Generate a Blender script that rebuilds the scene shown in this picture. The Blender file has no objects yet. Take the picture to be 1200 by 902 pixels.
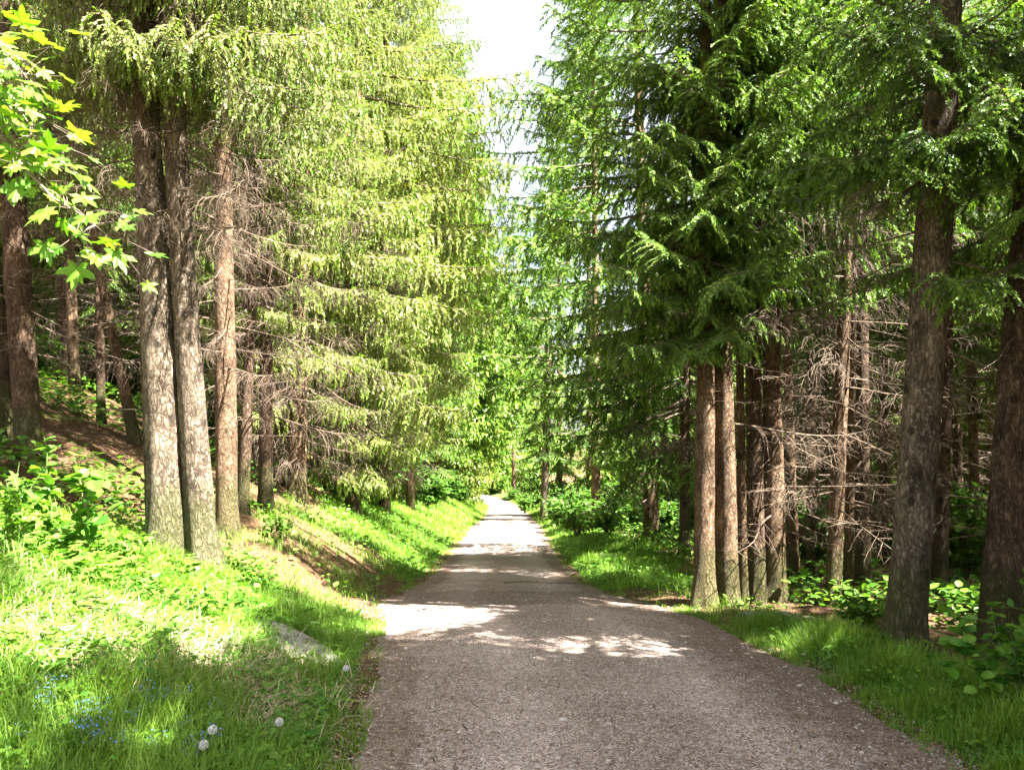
import bpy, math
import numpy as np

rng = np.random.default_rng(11)
SC = bpy.context.scene
COL = SC.collection
PI = math.pi

# ------------------------------------------------------------------ noise
def _hash(i, j, seed):
    n = (i.astype(np.int64) * 374761393 + j.astype(np.int64) * 668265263 + seed * 974711) & 0x7fffffff
    n = ((n ^ (n >> 13)) * 1274126177) & 0x7fffffff
    return ((n ^ (n >> 16)) & 0xffff) / 65535.0

def vnoise(x, y, seed=0):
    x = np.asarray(x, float); y = np.asarray(y, float)
    i = np.floor(x); j = np.floor(y)
    fx = x - i; fy = y - j
    fx = fx * fx * (3 - 2 * fx); fy = fy * fy * (3 - 2 * fy)
    a = _hash(i, j, seed); b = _hash(i + 1, j, seed); c = _hash(i, j + 1, seed); d = _hash(i + 1, j + 1, seed)
    return (a * (1 - fx) + b * fx) * (1 - fy) + (c * (1 - fx) + d * fx) * fy

def fbm(x, y, seed=0, octv=4):
    s = 0; amp = .5; tot = 0
    for k in range(octv):
        s = s + amp * vnoise(x * 2 ** k, y * 2 ** k, seed + 17 * k); tot += amp; amp *= .5
    return s / tot

def sstep(a, b, x):
    t = np.clip((x - a) / (b - a), 0, 1)
    return t * t * (3 - 2 * t)

def nrm(v):
    return v / np.maximum(np.linalg.norm(v, axis=-1, keepdims=True), 1e-9)

# ------------------------------------------------------------------ the lie of the land
_yg = np.arange(-60, 420, .25)
def _curve(ys, vs):
    v = np.interp(_yg, ys, vs)
    k = np.hanning(13); k /= k.sum()
    return np.convolve(np.pad(v, 6, mode='edge'), k, mode='valid')
_ys = [-60, -8, 0, 2.5, 4.3, 6.3, 8.2, 9.6, 10.6, 11.6, 12.8, 14.5, 21, 36, 55, 85, 100, 115, 135, 420]
_XL = _curve(_ys, [2, .1, -.65, -.85, -.95, -1.16, -1.45, -1.65, -1.9, -1.95, -1.75, -1.62, -1.73, -2.05, -1.95, -2.5, -4.6, -8.6, -15, -90])
_XR = _curve(_ys, [6, 3.6, 2.35, 2.42, 2.5, 2.68, 2.6, 2.45, 2.3, 1.85, 1.45, 1.25, 1.27, 1.5, 1.45, .8, -1.3, -5.2, -11.4, -86])
_ZP = _curve([-60, 0, 21, 36, 55, 85, 100, 115, 160, 420], [5.6, 0, -1.97, -3.27, -4.87, -7.13, -7.75, -8.2, -8.0, -4.0])
def XL(y): return np.interp(y, _yg, _XL)
def XR(y): return np.interp(y, _yg, _XR)
def ZP(y): return np.interp(y, _yg, _ZP)

def H(x, y):
    x = np.asarray(x, float); y = np.asarray(y, float)
    u = XL(y) - x
    up = np.maximum(u - .12, 0)
    bank = np.where(up < 3, .33 * up, .99 + .30 * (up - 3))
    bank = np.where(up > 14, .99 + 3.3 + .06 * (up - 14), bank)
    bank *= sstep(-.1, 1.2, up) * .75 + .25
    bank *= .72 + .28 * sstep(3, 6, y) + .40 * sstep(9.0, 15.5, y)
    w = x - XR(y)
    wp = np.maximum(w, 0)
    lev = .05 * sstep(.1, .6, wp) - .14 * sstep(.5, 1.6, wp) - .03 * np.maximum(wp - 2.0, 0)
    lev = np.maximum(lev, -1.2) + .36 * sstep(14, 20, y) * sstep(.4, 1.8, wp)
    off = np.maximum(np.maximum(u, w), 0)
    bump = (fbm(x * .55, y * .55, 3) - .5) * .46 * sstep(.2, 2.2, off) + (fbm(x * 2.3, y * 2.3, 5, 3) - .5) * .10 * sstep(.05, .6, off)
    inside = np.clip(np.minimum(-u, -w), 0, 2)
    camber = .04 * sstep(0, 1.2, inside) + (fbm(x * 1.2, y * .7, 9, 3) - .5) * .05 * sstep(0, .5, inside)
    return ZP(y) + bank + lev + bump + camber

# ------------------------------------------------------------------ camera
CAMZ = float(H(0, 0)) + 1.47
FPX = 906.0
PITCH = math.atan(49 / FPX)
def ray(px, py):
    u = (px - 600) / FPX; v = (451 - py) / FPX
    return np.array([u, math.cos(PITCH) - v * math.sin(PITCH), math.sin(PITCH) + v * math.cos(PITCH)])
def spot(px, py, far=140):
    """the place on the ground that shows at this spot of the photograph"""
    d = ray(px, py); t = np.concatenate([np.arange(2, 20, .03), np.arange(20, far, .15)])
    P = d[None] * t[:, None] + np.array([0, 0, CAMZ])
    below = np.nonzero(P[:, 2] < H(P[:, 0], P[:, 1]))[0]
    k = below[0] if len(below) else len(t) - 1
    return P[k]
def at_depth(px, py, y):
    d = ray(px, py); t = y / d[1]
    return d * t + np.array([0, 0, CAMZ])

cam = bpy.data.cameras.new('camera'); camo = bpy.data.objects.new('camera', cam); COL.objects.link(camo)
cam.sensor_width = 36; cam.lens = 36 * FPX / 1200; cam.clip_end = 3000; cam.clip_start = .05
camo.location = (0, 0, CAMZ); camo.rotation_euler = (PI / 2 + PITCH, 0, 0)
SC.camera = camo

# ------------------------------------------------------------------ light
SUN_EL = math.radians(57); SUN_AZ = math.radians(-27)      # azimuth from +x towards +y
SUN = np.array([math.cos(SUN_EL) * math.cos(SUN_AZ), math.cos(SUN_EL) * math.sin(SUN_AZ), math.sin(SUN_EL)])
sl = bpy.data.lights.new('sun', 'SUN'); so = bpy.data.objects.new('sun', sl); COL.objects.link(so)
sl.energy = 5.0; sl.angle = math.radians(.55); sl.color = (1, .95, .86)
so.rotation_euler = (0, PI / 2 - SUN_EL, SUN_AZ)
so.location = (20, -5, 40)
wd = bpy.data.worlds.new('World'); SC.world = wd; wd.use_nodes = True
nt = wd.node_tree
sky = nt.nodes.new('ShaderNodeTexSky'); sky.sky_type = 'NISHITA'; sky.sun_disc = False
sky.sun_elevation = SUN_EL; sky.sun_rotation = math.atan2(SUN[0], SUN[1]); sky.air_density = 1.0; sky.dust_density = 5.0; sky.ozone_density = .4
wtc = nt.nodes.new('ShaderNodeTexCoord'); wnz = nt.nodes.new('ShaderNodeTexNoise'); wnz.inputs['Scale'].default_value = 2.2; wnz.inputs['Detail'].default_value = 6
nt.links.new(wtc.outputs['Generated'], wnz.inputs['Vector'])
wr = nt.nodes.new('ShaderNodeValToRGB'); wr.color_ramp.elements[0].position = .36; wr.color_ramp.elements[1].position = .60
wr.color_ramp.elements[0].color = (.25, .25, .25, 1); wr.color_ramp.elements[1].color = (.95, .95, .95, 1)
nt.links.new(wnz.outputs['Fac'], wr.inputs[0])
wm = nt.nodes.new('ShaderNodeMix'); wm.data_type = 'RGBA'; wm.inputs[7].default_value = (2.7, 2.68, 2.62, 1)
nt.links.new(wr.outputs[0], wm.inputs[0]); nt.links.new(sky.outputs[0], wm.inputs[6])
nt.links.new(wm.outputs[2], nt.nodes['Background'].inputs[0]); nt.nodes['Background'].inputs[1].default_value = .05
SC.view_settings.view_transform = 'Standard'; SC.view_settings.look = 'None'
SC.view_settings.exposure = 3.75; SC.view_settings.gamma = 1; SC.view_settings.use_curve_mapping = False
cy = SC.cycles
cy.max_bounces = 5; cy.diffuse_bounces = 2; cy.glossy_bounces = 1; cy.transmission_bounces = 3; cy.transparent_max_bounces = 2
cy.caustics_reflective = False; cy.caustics_refractive = False
cy.sample_clamp_indirect = 6.0
cy.use_denoising = True
SC.render.use_persistent_data = False

# ------------------------------------------------------------------ materials
def new_mat(name):
    m = bpy.data.materials.new(name); m.use_nodes = True
    t = m.node_tree; t.nodes.clear()
    out = t.nodes.new('ShaderNodeOutputMaterial')
    return m, t, out
def N(t, kind, **kw):
    n = t.nodes.new('ShaderNode' + kind)
    for k, v in kw.items():
        if k in n.inputs: n.inputs[k].default_value = v
        else: setattr(n, k, v)
    return n
def ramp(t, fac, stops):
    r = t.nodes.new('ShaderNodeValToRGB'); e = r.color_ramp.elements
    while len(e) < len(stops): e.new(.5)
    for s, (p, c) in zip(e, stops):
        s.position = p; s.color = (*c, 1) if len(c) == 3 else c
    t.links.new(fac, r.inputs[0]); return r.outputs[0]
def mixc(t, fac, a, b, blend='MIX'):
    m = t.nodes.new('ShaderNodeMix'); m.data_type = 'RGBA'; m.blend_type = blend
    for sock, v in ((m.inputs[0], fac), (m.inputs[6], a), (m.inputs[7], b)):
        if isinstance(v, (int, float)): sock.default_value = v
        elif isinstance(v, tuple): sock.default_value = (*v, 1)
        else: t.links.new(v, sock)
    return m.outputs[2]

def leaf_mat(name, dark, light, translucent=.3, rough=.5, spec=.25, tcol=None, rnd=.35):
    """greenery: colour varies with the 'var' attribute of each leaf and from plant to plant"""
    m, t, out = new_mat(name)
    a = N(t, 'Attribute', attribute_name='var')
    oi = N(t, 'ObjectInfo')
    add = N(t, 'Math', operation='MULTIPLY_ADD'); t.links.new(oi.outputs['Random'], add.inputs[0]); add.inputs[1].default_value = rnd; 
    mul = N(t, 'Math', operation='MULTIPLY'); t.links.new(a.outputs['Fac'], mul.inputs[0]); mul.inputs[1].default_value = 1 - rnd
    t.links.new(mul.outputs[0], add.inputs[2])
    col = ramp(t, add.outputs[0], [(0, dark), (1, light)])
    p = N(t, 'BsdfPrincipled', Roughness=rough); p.inputs['Specular IOR Level'].default_value = spec
    t.links.new(col, p.inputs['Base Color'])
    tr = N(t, 'BsdfTranslucent')
    tc = mixc(t, 1.0, col, tcol or (1.25, 1.3, .6), 'MULTIPLY')
    t.links.new(tc, tr.inputs[0])
    mx = N(t, 'MixShader', Fac=translucent)
    t.links.new(p.outputs[0], mx.inputs[1]); t.links.new(tr.outputs[0], mx.inputs[2]); t.links.new(mx.outputs[0], out.inputs[0])
    return m

def bark_mat(name, dark, mid, light, lichen, scale=1.0):
    m, t, out = new_mat(name)
    tc = N(t, 'TexCoord'); oi = N(t, 'ObjectInfo')
    offs = N(t, 'VectorMath', operation='MULTIPLY_ADD'); 
    t.links.new(oi.outputs['Random'], offs.inputs[0]); offs.inputs[1].default_value = (40, 30, 50); t.links.new(tc.outputs['Object'], offs.inputs[2])
    mp = N(t, 'Mapping'); mp.inputs['Scale'].default_value = (1, 1, .33); t.links.new(offs.outputs[0], mp.inputs[0])
    nz = N(t, 'TexNoise', Scale=9 * scale, Detail=9, Roughness=.65); t.links.new(mp.outputs[0], nz.inputs['Vector'])
    wv = mixc(t, .12, mp.outputs[0], nz.outputs['Color'])
    vo = N(t, 'TexVoronoi', Scale=26 * scale, feature='DISTANCE_TO_EDGE'); t.links.new(wv, vo.inputs['Vector'])
    vc = N(t, 'TexVoronoi', Scale=26 * scale); t.links.new(wv, vc.inputs['Vector'])
    big = N(t, 'TexNoise', Scale=2.2, Detail=4, Roughness=.6); t.links.new(offs.outputs[0], big.inputs['Vector'])
    spots = N(t, 'TexNoise', Scale=17, Detail=5, Roughness=.7); t.links.new(offs.outputs[0], spots.inputs['Vector'])
    c0 = ramp(t, nz.outputs['Fac'], [(.30, dark), (.52, mid), (.74, light)])
    c1 = mixc(t, ramp(t, spots.outputs['Fac'], [(.52, (0, 0, 0)), (.66, (.8, .8, .8))]), c0, lichen)
    c2 = mixc(t, ramp(t, vo.outputs['Distance'], [(0, (.75, .75, .75)), (.10, (0, 0, 0))]), c1, dark)
    tint = ramp(t, big.outputs['Fac'], [(.3, (.62, .58, .55)), (.7, (1.2, 1.16, 1.1))])
    c3 = mixc(t, 1.0, c2, tint, 'MULTIPLY')
    # knots: round dark scars of old branches
    kn = N(t, 'TexVoronoi', Scale=3.6, Randomness=1.0); 
    km = N(t, 'Mapping'); km.inputs['Scale'].default_value = (1, 1, .8); t.links.new(offs.outputs[0], km.inputs[0]); t.links.new(km.outputs[0], kn.inputs['Vector'])
    c4 = mixc(t, ramp(t, kn.outputs['Distance'], [(.11, (.85, .85, .85)), (.19, (0, 0, 0))]), c3, tuple(v * .55 for v in dark))
    # moss and dirt near the foot
    sx = N(t, 'SeparateXYZ'); t.links.new(tc.outputs['Object'], sx.inputs[0])
    ms = N(t, 'Math', operation='MULTIPLY_ADD'); t.links.new(spots.outputs['Fac'], ms.inputs[0]); ms.inputs[1].default_value = -1.5; t.links.new(sx.outputs[2], ms.inputs[2])
    c5 = mixc(t, ramp(t, ms.outputs[0], [(0, (.65, .65, .65)), (.18, (0, 0, 0))]), c4, (.06, .07, .02))
    p = N(t, 'BsdfPrincipled', Roughness=.85); p.inputs['Specular IOR Level'].default_value = .2
    t.links.new(c5, p.inputs['Base Color'])
    hs = N(t, 'Math', operation='MULTIPLY_ADD'); t.links.new(nz.outputs['Fac'], hs.inputs[0]); hs.inputs[1].default_value = 1.2
    vm = N(t, 'Math', operation='MINIMUM'); t.links.new(vo.outputs['Distance'], vm.inputs[0]); vm.inputs[1].default_value = .25
    vm2 = N(t, 'Math', operation='MULTIPLY'); t.links.new(vm.outputs[0], vm2.inputs[0]); vm2.inputs[1].default_value = 2.2
    t.links.new(vm2.outputs[0], hs.inputs[2])
    bp = N(t, 'Bump', Strength=1.0, Distance=.035); t.links.new(hs.outputs[0], bp.inputs['Height']); t.links.new(bp.outputs[0], p.inputs['Normal'])
    t.links.new(p.outputs[0], out.inputs[0])
    return m

def plain_mat(name, stops, scale=30, rough=.8, spec=.2, bump=0, dist=.005, stretch=(1, 1, 1), var=False):
    m, t, out = new_mat(name)
    tc = N(t, 'TexCoord'); mp = N(t, 'Mapping'); mp.inputs['Scale'].default_value = stretch; t.links.new(tc.outputs['Object'], mp.inputs[0])
    nz = N(t, 'TexNoise', Scale=scale, Detail=6, Roughness=.6); t.links.new(mp.outputs[0], nz.inputs['Vector'])
    f = nz.outputs['Fac']
    if var:
        a = N(t, 'Attribute', attribute_name='var'); f = a.outputs['Fac']
    col = ramp(t, f, stops)
    p = N(t, 'BsdfPrincipled', Roughness=rough); p.inputs['Specular IOR Level'].default_value = spec
    t.links.new(col, p.inputs['Base Color'])
    if bump:
        b = N(t, 'Bump', Strength=bump, Distance=dist); t.links.new(nz.outputs['Fac'], b.inputs['Height']); t.links.new(b.outputs[0], p.inputs['Normal'])
    t.links.new(p.outputs[0], out.inputs[0])
    return m

M = {}
M['needle'] = leaf_mat('needles', (.030, .080, .010), (.105, .195, .024), .30, .45, .3)
M['needle_hang'] = leaf_mat('hanging needles', (.050, .078, .014), (.27, .305, .080), .36, .45, .3)
M['tip'] = leaf_mat('young shoots', (.095, .19, .020), (.22, .34, .05), .40, .5, .25)
M['twig'] = plain_mat('twig bark', [(.3, (.075, .055, .040)), (.7, (.20, .155, .12))], 12)
M['dead'] = plain_mat('dead twig', [(.3, (.050, .037, .027)), (.7, (.165, .120, .086))], 5)
M['bark_grey'] = bark_mat('grey spruce bark', (.042, .031, .022), (.17, .132, .098), (.31, .255, .198), (.40, .35, .28))
M['bark_brown'] = bark_mat('brown spruce bark', (.055, .033, .020), (.21, .135, .082), (.36, .25, .165), (.38, .31, .23), 1.2)
M['bark_dark'] = bark_mat('dark spruce bark', (.034, .021, .013), (.125, .080, .053), (.22, .15, .10), (.25, .20, .15), 1.2)
M['grass'] = leaf_mat('grass blades', (.034, .145, .012), (.215, .33, .036), .40, .5, .3, rnd=0)
M['herb'] = leaf_mat('herb leaves', (.032, .135, .012), (.165, .29, .032), .36, .5, .3, rnd=.15)
M['shrub'] = leaf_mat('shrub leaves', (.04, .12, .016), (.12, .23, .03), .40, .45, .3, rnd=.3)
M['maple'] = leaf_mat('maple leaves', (.07, .20, .015), (.17, .30, .025), .45, .4, .4, (1.5, 1.4, .4), rnd=0)
M['stem'] = plain_mat('green stem', [(.3, (.08, .13, .03)), (.7, (.15, .2, .06))], 20)
M['straw'] = plain_mat('dry straw paled as glare', [(0, (.30, .23, .13)), (1, (.62, .53, .36))], 20, var=True)  # upper tone lifted so the sunlit lawn turns nearly white
M['blue'] = plain_mat('blue petals', [(.3, (.10, .20, .62)), (.7, (.22, .36, .80))], 40)
M['fluff'] = plain_mat('white down', [(.3, (.62, .62, .60)), (.7, (.80, .80, .78))], 90)
M['stone'] = plain_mat('gravel stones', [(0, (.14, .115, .105)), (.5, (.33, .285, .265)), (1, (.46, .41, .39))], 20, .85, .2, var=True)
M['litter'] = plain_mat('brown litter', [(0, (.055, .032, .020)), (.6, (.17, .105, .062)), (1, (.34, .23, .14))], 20, .9, .1, var=True)
M['rock'] = plain_mat('weathered rock', [(.25, (.10, .095, .085)), (.40, (.11, .104, .094)), (.52, (.21, .20, .18)), (.60, (.10, .115, .05)), (.72, (.16, .15, .135))], 7, .9, .2, .8, .03)
M['log'] = plain_mat('old grey wood', [(.25, (.09, .075, .06)), (.5, (.27, .235, .195)), (.75, (.42, .38, .32))], 6, .9, .1, .7, .02, (1, 6, 6))

def gravel_mat():
    m, t, out = new_mat('gravel path')
    tc = N(t, 'TexCoord')
    warp = N(t, 'TexNoise', Scale=3, Detail=3); t.links.new(tc.outputs['Object'], warp.inputs['Vector'])
    wv = mixc(t, .03, tc.outputs['Object'], warp.outputs['Color'])
    v1 = N(t, 'TexVoronoi', Scale=96); t.links.new(wv, v1.inputs['Vector'])
    v2 = N(t, 'TexVoronoi', Scale=34); t.links.new(wv, v2.inputs['Vector'])
    g = N(t, 'TexNoise', Scale=240, Detail=3); t.links.new(tc.outputs['Object'], g.inputs['Vector'])
    big = N(t, 'TexNoise', Scale=.9, Detail=6, Roughness=.65); t.links.new(tc.outputs['Object'], big.inputs['Vector'])
    sp = N(t, 'SeparateColor'); t.links.new(v1.outputs['Color'], sp.inputs[0])
    c1 = ramp(t, sp.outputs[0], [(0, (.17, .130, .115)), (.35, (.365, .300, .278)), (.7, (.55, .475, .45)), (1, (.74, .67, .645))])
    sp2 = N(t, 'SeparateColor'); t.links.new(v2.outputs['Color'], sp2.inputs[0])
    c2 = ramp(t, sp2.outputs[1], [(0, (.62, .60, .58)), (.6, (1, 1, 1)), (1, (1.22, 1.2, 1.18))])
    c3 = mixc(t, .8, c1, c2, 'MULTIPLY')
    c4 = mixc(t, ramp(t, v1.outputs['Distance'], [(.45, (0, 0, 0)), (.8, (.55, .55, .55))]), c3, (.085, .062, .052))
    c5 = mixc(t, ramp(t, g.outputs['Fac'], [(.4, (0, 0, 0)), (.7, (.35, .35, .35))]), c4, (.16, .12, .10))
    c6 = mixc(t, 1.0, c5, ramp(t, big.outputs['Fac'], [(.3, (.74, .69, .65)), (.7, (1.12, 1.09, 1.07))]), 'MULTIPLY')
    tk = N(t, 'Attribute', attribute_name='track')
    c6 = mixc(t, 1.0, c6, ramp(t, tk.outputs['Fac'], [(0, (.84, .81, .78)), (1, (1.14, 1.13, 1.12))]), 'MULTIPLY')
    # needle litter gathers along the verges: attribute 'edge'
    ed = N(t, 'Attribute', attribute_name='edge')
    n2 = N(t, 'TexNoise', Scale=5, Detail=6, Roughness=.7); t.links.new(tc.outputs['Object'], n2.inputs['Vector'])
    ad = N(t, 'Math', operation='ADD'); t.links.new(ed.outputs['Fac'], ad.inputs[0]); t.links.new(n2.outputs['Fac'], ad.inputs[1])
    c7 = mixc(t, ramp(t, ad.outputs[0], [(.75, (0, 0, 0)), (1.25, (.45, .45, .45))]), c6, mixc(t, .5, c6, (.17, .10, .066), 'MULTIPLY'))
    c7 = mixc(t, ramp(t, ad.outputs[0], [(.85, (0, 0, 0)), (1.35, (.36, .36, .36))]), c7, (.12, .078, .052))
    p = N(t, 'BsdfPrincipled', Roughness=.9); p.inputs['Specular IOR Level'].default_value = .15
    t.links.new(c7, p.inputs['Base Color'])
    inv = N(t, 'Math', operation='MULTIPLY_ADD'); t.links.new(v1.outputs['Distance'], inv.inputs[0]); inv.inputs[1].default_value = -1.0; t.links.new(sp.outputs[1], inv.inputs[2])
    b = N(t, 'Bump', Strength=.8, Distance=.009); t.links.new(inv.outputs[0], b.inputs['Height'])
    t.links.new(b.outputs[0], p.inputs['Normal']); t.links.new(p.outputs[0], out.inputs[0])
    return m
M['gravel'] = gravel_mat()

def ground_mat():
    m, t, out = new_mat('forest floor')
    tc = N(t, 'TexCoord'); gr = N(t, 'Attribute', attribute_name='grassy')
    n1 = N(t, 'TexNoise', Scale=26, Detail=8, Roughness=.75); t.links.new(tc.outputs['Object'], n1.inputs['Vector'])
    n2 = N(t, 'TexNoise', Scale=1.6, Detail=5, Roughness=.6); t.links.new(tc.outputs['Object'], n2.inputs['Vector'])
    v = N(t, 'TexVoronoi', Scale=42); t.links.new(tc.outputs['Object'], v.inputs['Vector'])
    brown = ramp(t, n1.outputs['Fac'], [(.32, (.030, .018, .011)), (.5, (.095, .058, .035)), (.70, (.22, .145, .09))])
    sv = N(t, 'SeparateColor'); t.links.new(v.outputs['Color'], sv.inputs[0])
    brown = mixc(t, .7, brown, ramp(t, sv.outputs[0], [(0, (.55, .5, .45)), (1, (1.25, 1.15, 1.05))]), 'MULTIPLY')
    moss = ramp(t, n1.outputs['Fac'], [(.3, (.028, .05, .010)), (.7, (.13, .15, .03))])
    green = ramp(t, n1.outputs['Fac'], [(.3, (.022, .06, .010)), (.7, (.09, .15, .03))])
    c = mixc(t, ramp(t, n2.outputs['Fac'], [(.52, (0, 0, 0)), (.66, (.8, .8, .8))]), brown, moss)
    ad = N(t, 'Math', operation='MULTIPLY_ADD'); t.links.new(n1.outputs['Fac'], ad.inputs[0]); ad.inputs[1].default_value = .6; t.links.new(gr.outputs['Fac'], ad.inputs[2])
    c = mixc(t, ramp(t, ad.outputs[0], [(.6, (0, 0, 0)), (.95, (1, 1, 1))]), c, green)
    p = N(t, 'BsdfPrincipled', Roughness=.95); p.inputs['Specular IOR Level'].default_value = .1
    t.links.new(c, p.inputs['Base Color'])
    b = N(t, 'Bump', Strength=.9, Distance=.03); t.links.new(n1.outputs['Fac'], b.inputs['Height']); t.links.new(b.outputs[0], p.inputs['Normal'])
    t.links.new(p.outputs[0], out.inputs[0]); return m
M['ground'] = ground_mat()

# ------------------------------------------------------------------ mesh building
class Geo:
    """gathers vertices, quads / triangles, material slots and a per-vertex 'var'"""
    def __init__(s): s.V = []; s.Q = []; s.T = []; s.mq = []; s.mt = []; s.var = []; s.n = 0
    def add(s, V, Q=None, T=None, mat=0, var=.5):
        V = np.asarray(V, np.float32); k = len(V)
        s.V.append(V)
        s.var.append(np.broadcast_to(np.asarray(var, np.float32), (k,)))
        if Q is not None and len(Q):
            s.Q.append(np.asarray(Q, np.int64) + s.n); s.mq.append(np.broadcast_to(np.asarray(mat, np.int32), (len(Q),)))
        if T is not None and len(T):
            s.T.append(np.asarray(T, np.int64) + s.n); s.mt.append(np.broadcast_to(np.asarray(mat, np.int32), (len(T),)))
        s.n += k
    def pack(s):
        cat = lambda L, sh, d: np.concatenate(L) if L else np.zeros(sh, d)
        return dict(V=cat(s.V, (0, 3), np.float32), Q=cat(s.Q, (0, 4), np.int64), T=cat(s.T, (0, 3), np.int64), mq=cat(s.mq, (0,), np.int32), mt=cat(s.mt, (0,), np.int32), var=cat(s.var, (0,), np.float32))
    def addp(s, g, R=None, loc=(0, 0, 0), scale=1.0, dvar=0.0):
        V = g['V'] * scale
        if R is not None: V = V @ np.asarray(R, np.float32).T
        V = V + np.asarray(loc, np.float32)
        s.V.append(V); s.var.append(np.clip(g['var'] + dvar, 0, 1))
        if len(g['Q']): s.Q.append(g['Q'] + s.n); s.mq.append(g['mq'])
        if len(g['T']): s.T.append(g['T'] + s.n); s.mt.append(g['mt'])
        s.n += len(V)
    def mesh(s, name, mats, smooth=False, attrs=None):
        g = s.pack(); me = bpy.data.meshes.new(name)
        nq, ntr = len(g['Q']), len(g['T'])
        me.vertices.add(len(g['V'])); me.vertices.foreach_set('co', g['V'].ravel())
        me.loops.add(nq * 4 + ntr * 3); me.polygons.add(nq + ntr)
        me.loops.foreach_set('vertex_index', np.concatenate([g['Q'].ravel(), g['T'].ravel()]).astype(np.int32))
        st = np.concatenate([np.arange(nq) * 4, nq * 4 + np.arange(ntr) * 3]).astype(np.int32)
        me.polygons.foreach_set('loop_start', st)
        me.polygons.foreach_set('material_index', np.concatenate([g['mq'], g['mt']]).astype(np.int32))
        me.polygons.foreach_set('use_smooth', np.full(nq + ntr, smooth))
        at = me.attributes.new('var', 'FLOAT', 'POINT'); at.data.foreach_set('value', g['var'].astype(np.float32))
        for k, v in (attrs or {}).items():
            at = me.attributes.new(k, 'FLOAT', 'POINT'); at.data.foreach_set('value', np.asarray(v, np.float32))
        for m in mats: me.materials.append(M[m])
        me.update(calc_edges=True)
        return me

def obj(name, me, parent=None, loc=(0, 0, 0)):
    o = bpy.data.objects.new(name, me); COL.objects.link(o); o.location = loc
    if parent is not None: o.parent = parent
    return o
def tag(o, label, cat, group=None):
    o['label'] = label; o['category'] = cat
    if group: o['group'] = group
    return o
def thing(name, label, cat, loc, group=None):
    return tag(obj(name, None, None, [float(v) for v in loc]), label, cat, group)

def tube(G, P, r, sides=6, mat=0, var=.5, cap=True):
    """a bent tapering tube along P with radii r"""
    P = np.asarray(P, float); r = np.asarray(r, float); n = len(P)
    d = nrm(np.gradient(P, axis=0))
    ref = np.array([.31, .95, .05]) if abs(d[0] @ np.array([.31, .95, .05])) < .9 else np.array([1., 0, 0])
    a = nrm(np.cross(d, ref)); b = np.cross(d, a)
    th = np.arange(sides) / sides * 2 * PI
    V = P[:, None] + r[:, None, None] * (np.cos(th)[None, :, None] * a[:, None] + np.sin(th)[None, :, None] * b[:, None])
    i = np.arange(n - 1)[:, None] * sides; j = np.arange(sides)[None]; k = (j + 1) % sides
    Q = np.stack([i + j, i + k, i + sides + k, i + sides + j], -1).reshape(-1, 4)
    G.add(V.reshape(-1, 3), Q, None, mat, var)

def frames(d, up):
    d = nrm(d); s = nrm(np.cross(up, d)); u = np.cross(d, s)
    return np.stack([d, s, u], -1)            # columns: forward, side, up

def scatter(G, tv, tq, tt, R, sc, p, mat=0, var=None):
    """copies of a small template at many places"""
    tv = np.asarray(tv, float); n = len(p); k = len(tv)
    sc = np.asarray(sc, float)
    S = tv[None] * (sc[:, None, None] if sc.ndim == 1 else sc[:, None, :])
    V = np.einsum('nij,nkj->nki', R, S) + p[:, None]
    off = (np.arange(n) * k)[:, None, None]
    Q = (np.asarray(tq)[None] + off).reshape(-1, 4) if tq is not None and len(tq) else None
    T = (np.asarray(tt)[None] + off).reshape(-1, 3) if tt is not None and len(tt) else None
    var = np.repeat(rng.random(n) if var is None else var, k)
    G.add(V.reshape(-1, 3), Q, T, mat, var)

# leaf outlines: x along the leaf, y across, z the fold
def leaf_tpl(prof, fold=.25, bend=.15, stalk=0):
    xs = np.array([q[0] for q in prof]); w = np.array([q[1] for q in prof])
    V = []; Q = []; T = []
    zc = -bend * xs ** 2
    for x, ww, z in zip(xs, w, zc): V += [(x, 0, z), (x, ww, z + fold * ww), (x, -ww, z + fold * ww)]
    for i in range(len(xs) - 1):
        a, b = 3 * i, 3 * i + 3
        Q += [(a, b, b + 1, a + 1), (a, a + 2, b + 2, b)]
    return np.array(V), Q, None
OVATE = leaf_tpl([(0, .01), (.15, .22), (.40, .33), (.70, .24), (1, .01)], .2, .18)
ROUND = leaf_tpl([(0, .03), (.12, .32), (.45, .46), (.78, .34), (1, .02)], .15, .2)
LANCE = leaf_tpl([(0, .015), (.25, .09), (.55, .13), (.8, .09), (1, .005)], .3, .35)
TOOTH = leaf_tpl([(0, .02), (.15, .06), (.3, .10), (.34, .05), (.5, .14), (.55, .07), (.75, .17), (.8, .09), (1, .01)], .15, .3)
def maple_tpl():
    ang = np.radians([180, 150, 128, 112, 96, 82, 66, 52, 40, 28, 16, 8, 0])
    rad = np.array([.10, .34, .62, .40, .46, .78, 1.0, .55, .50, .82, .62, .88, 1.15])
    ang2 = np.concatenate([ang, -ang[-2:0:-1]]); rad2 = np.concatenate([rad, rad[-2:0:-1]])
    V = [(0, 0, 0)] + [(r * math.cos(a), r * math.sin(a) * .95, -.12 * r * r + .08 * math.cos(5 * a)) for a, r in zip(ang2, rad2)]
    n = len(ang2); T = [(0, 1 + (i + 1) % n, 1 + i) for i in range(n)]
    return np.array(V) + np.array([.1, 0, 0]), None, T
MAPLE = maple_tpl()
BLADE = (np.array([(0, .5, 0), (0, -.5, 0), (.45, .42, .02), (.45, -.42, .02), (.8, .25, -.10), (.8, -.25, -.10), (1, 0, -.24)]), [(0, 1, 3, 2), (2, 3, 5, 4)], [(4, 5, 6)])

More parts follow.
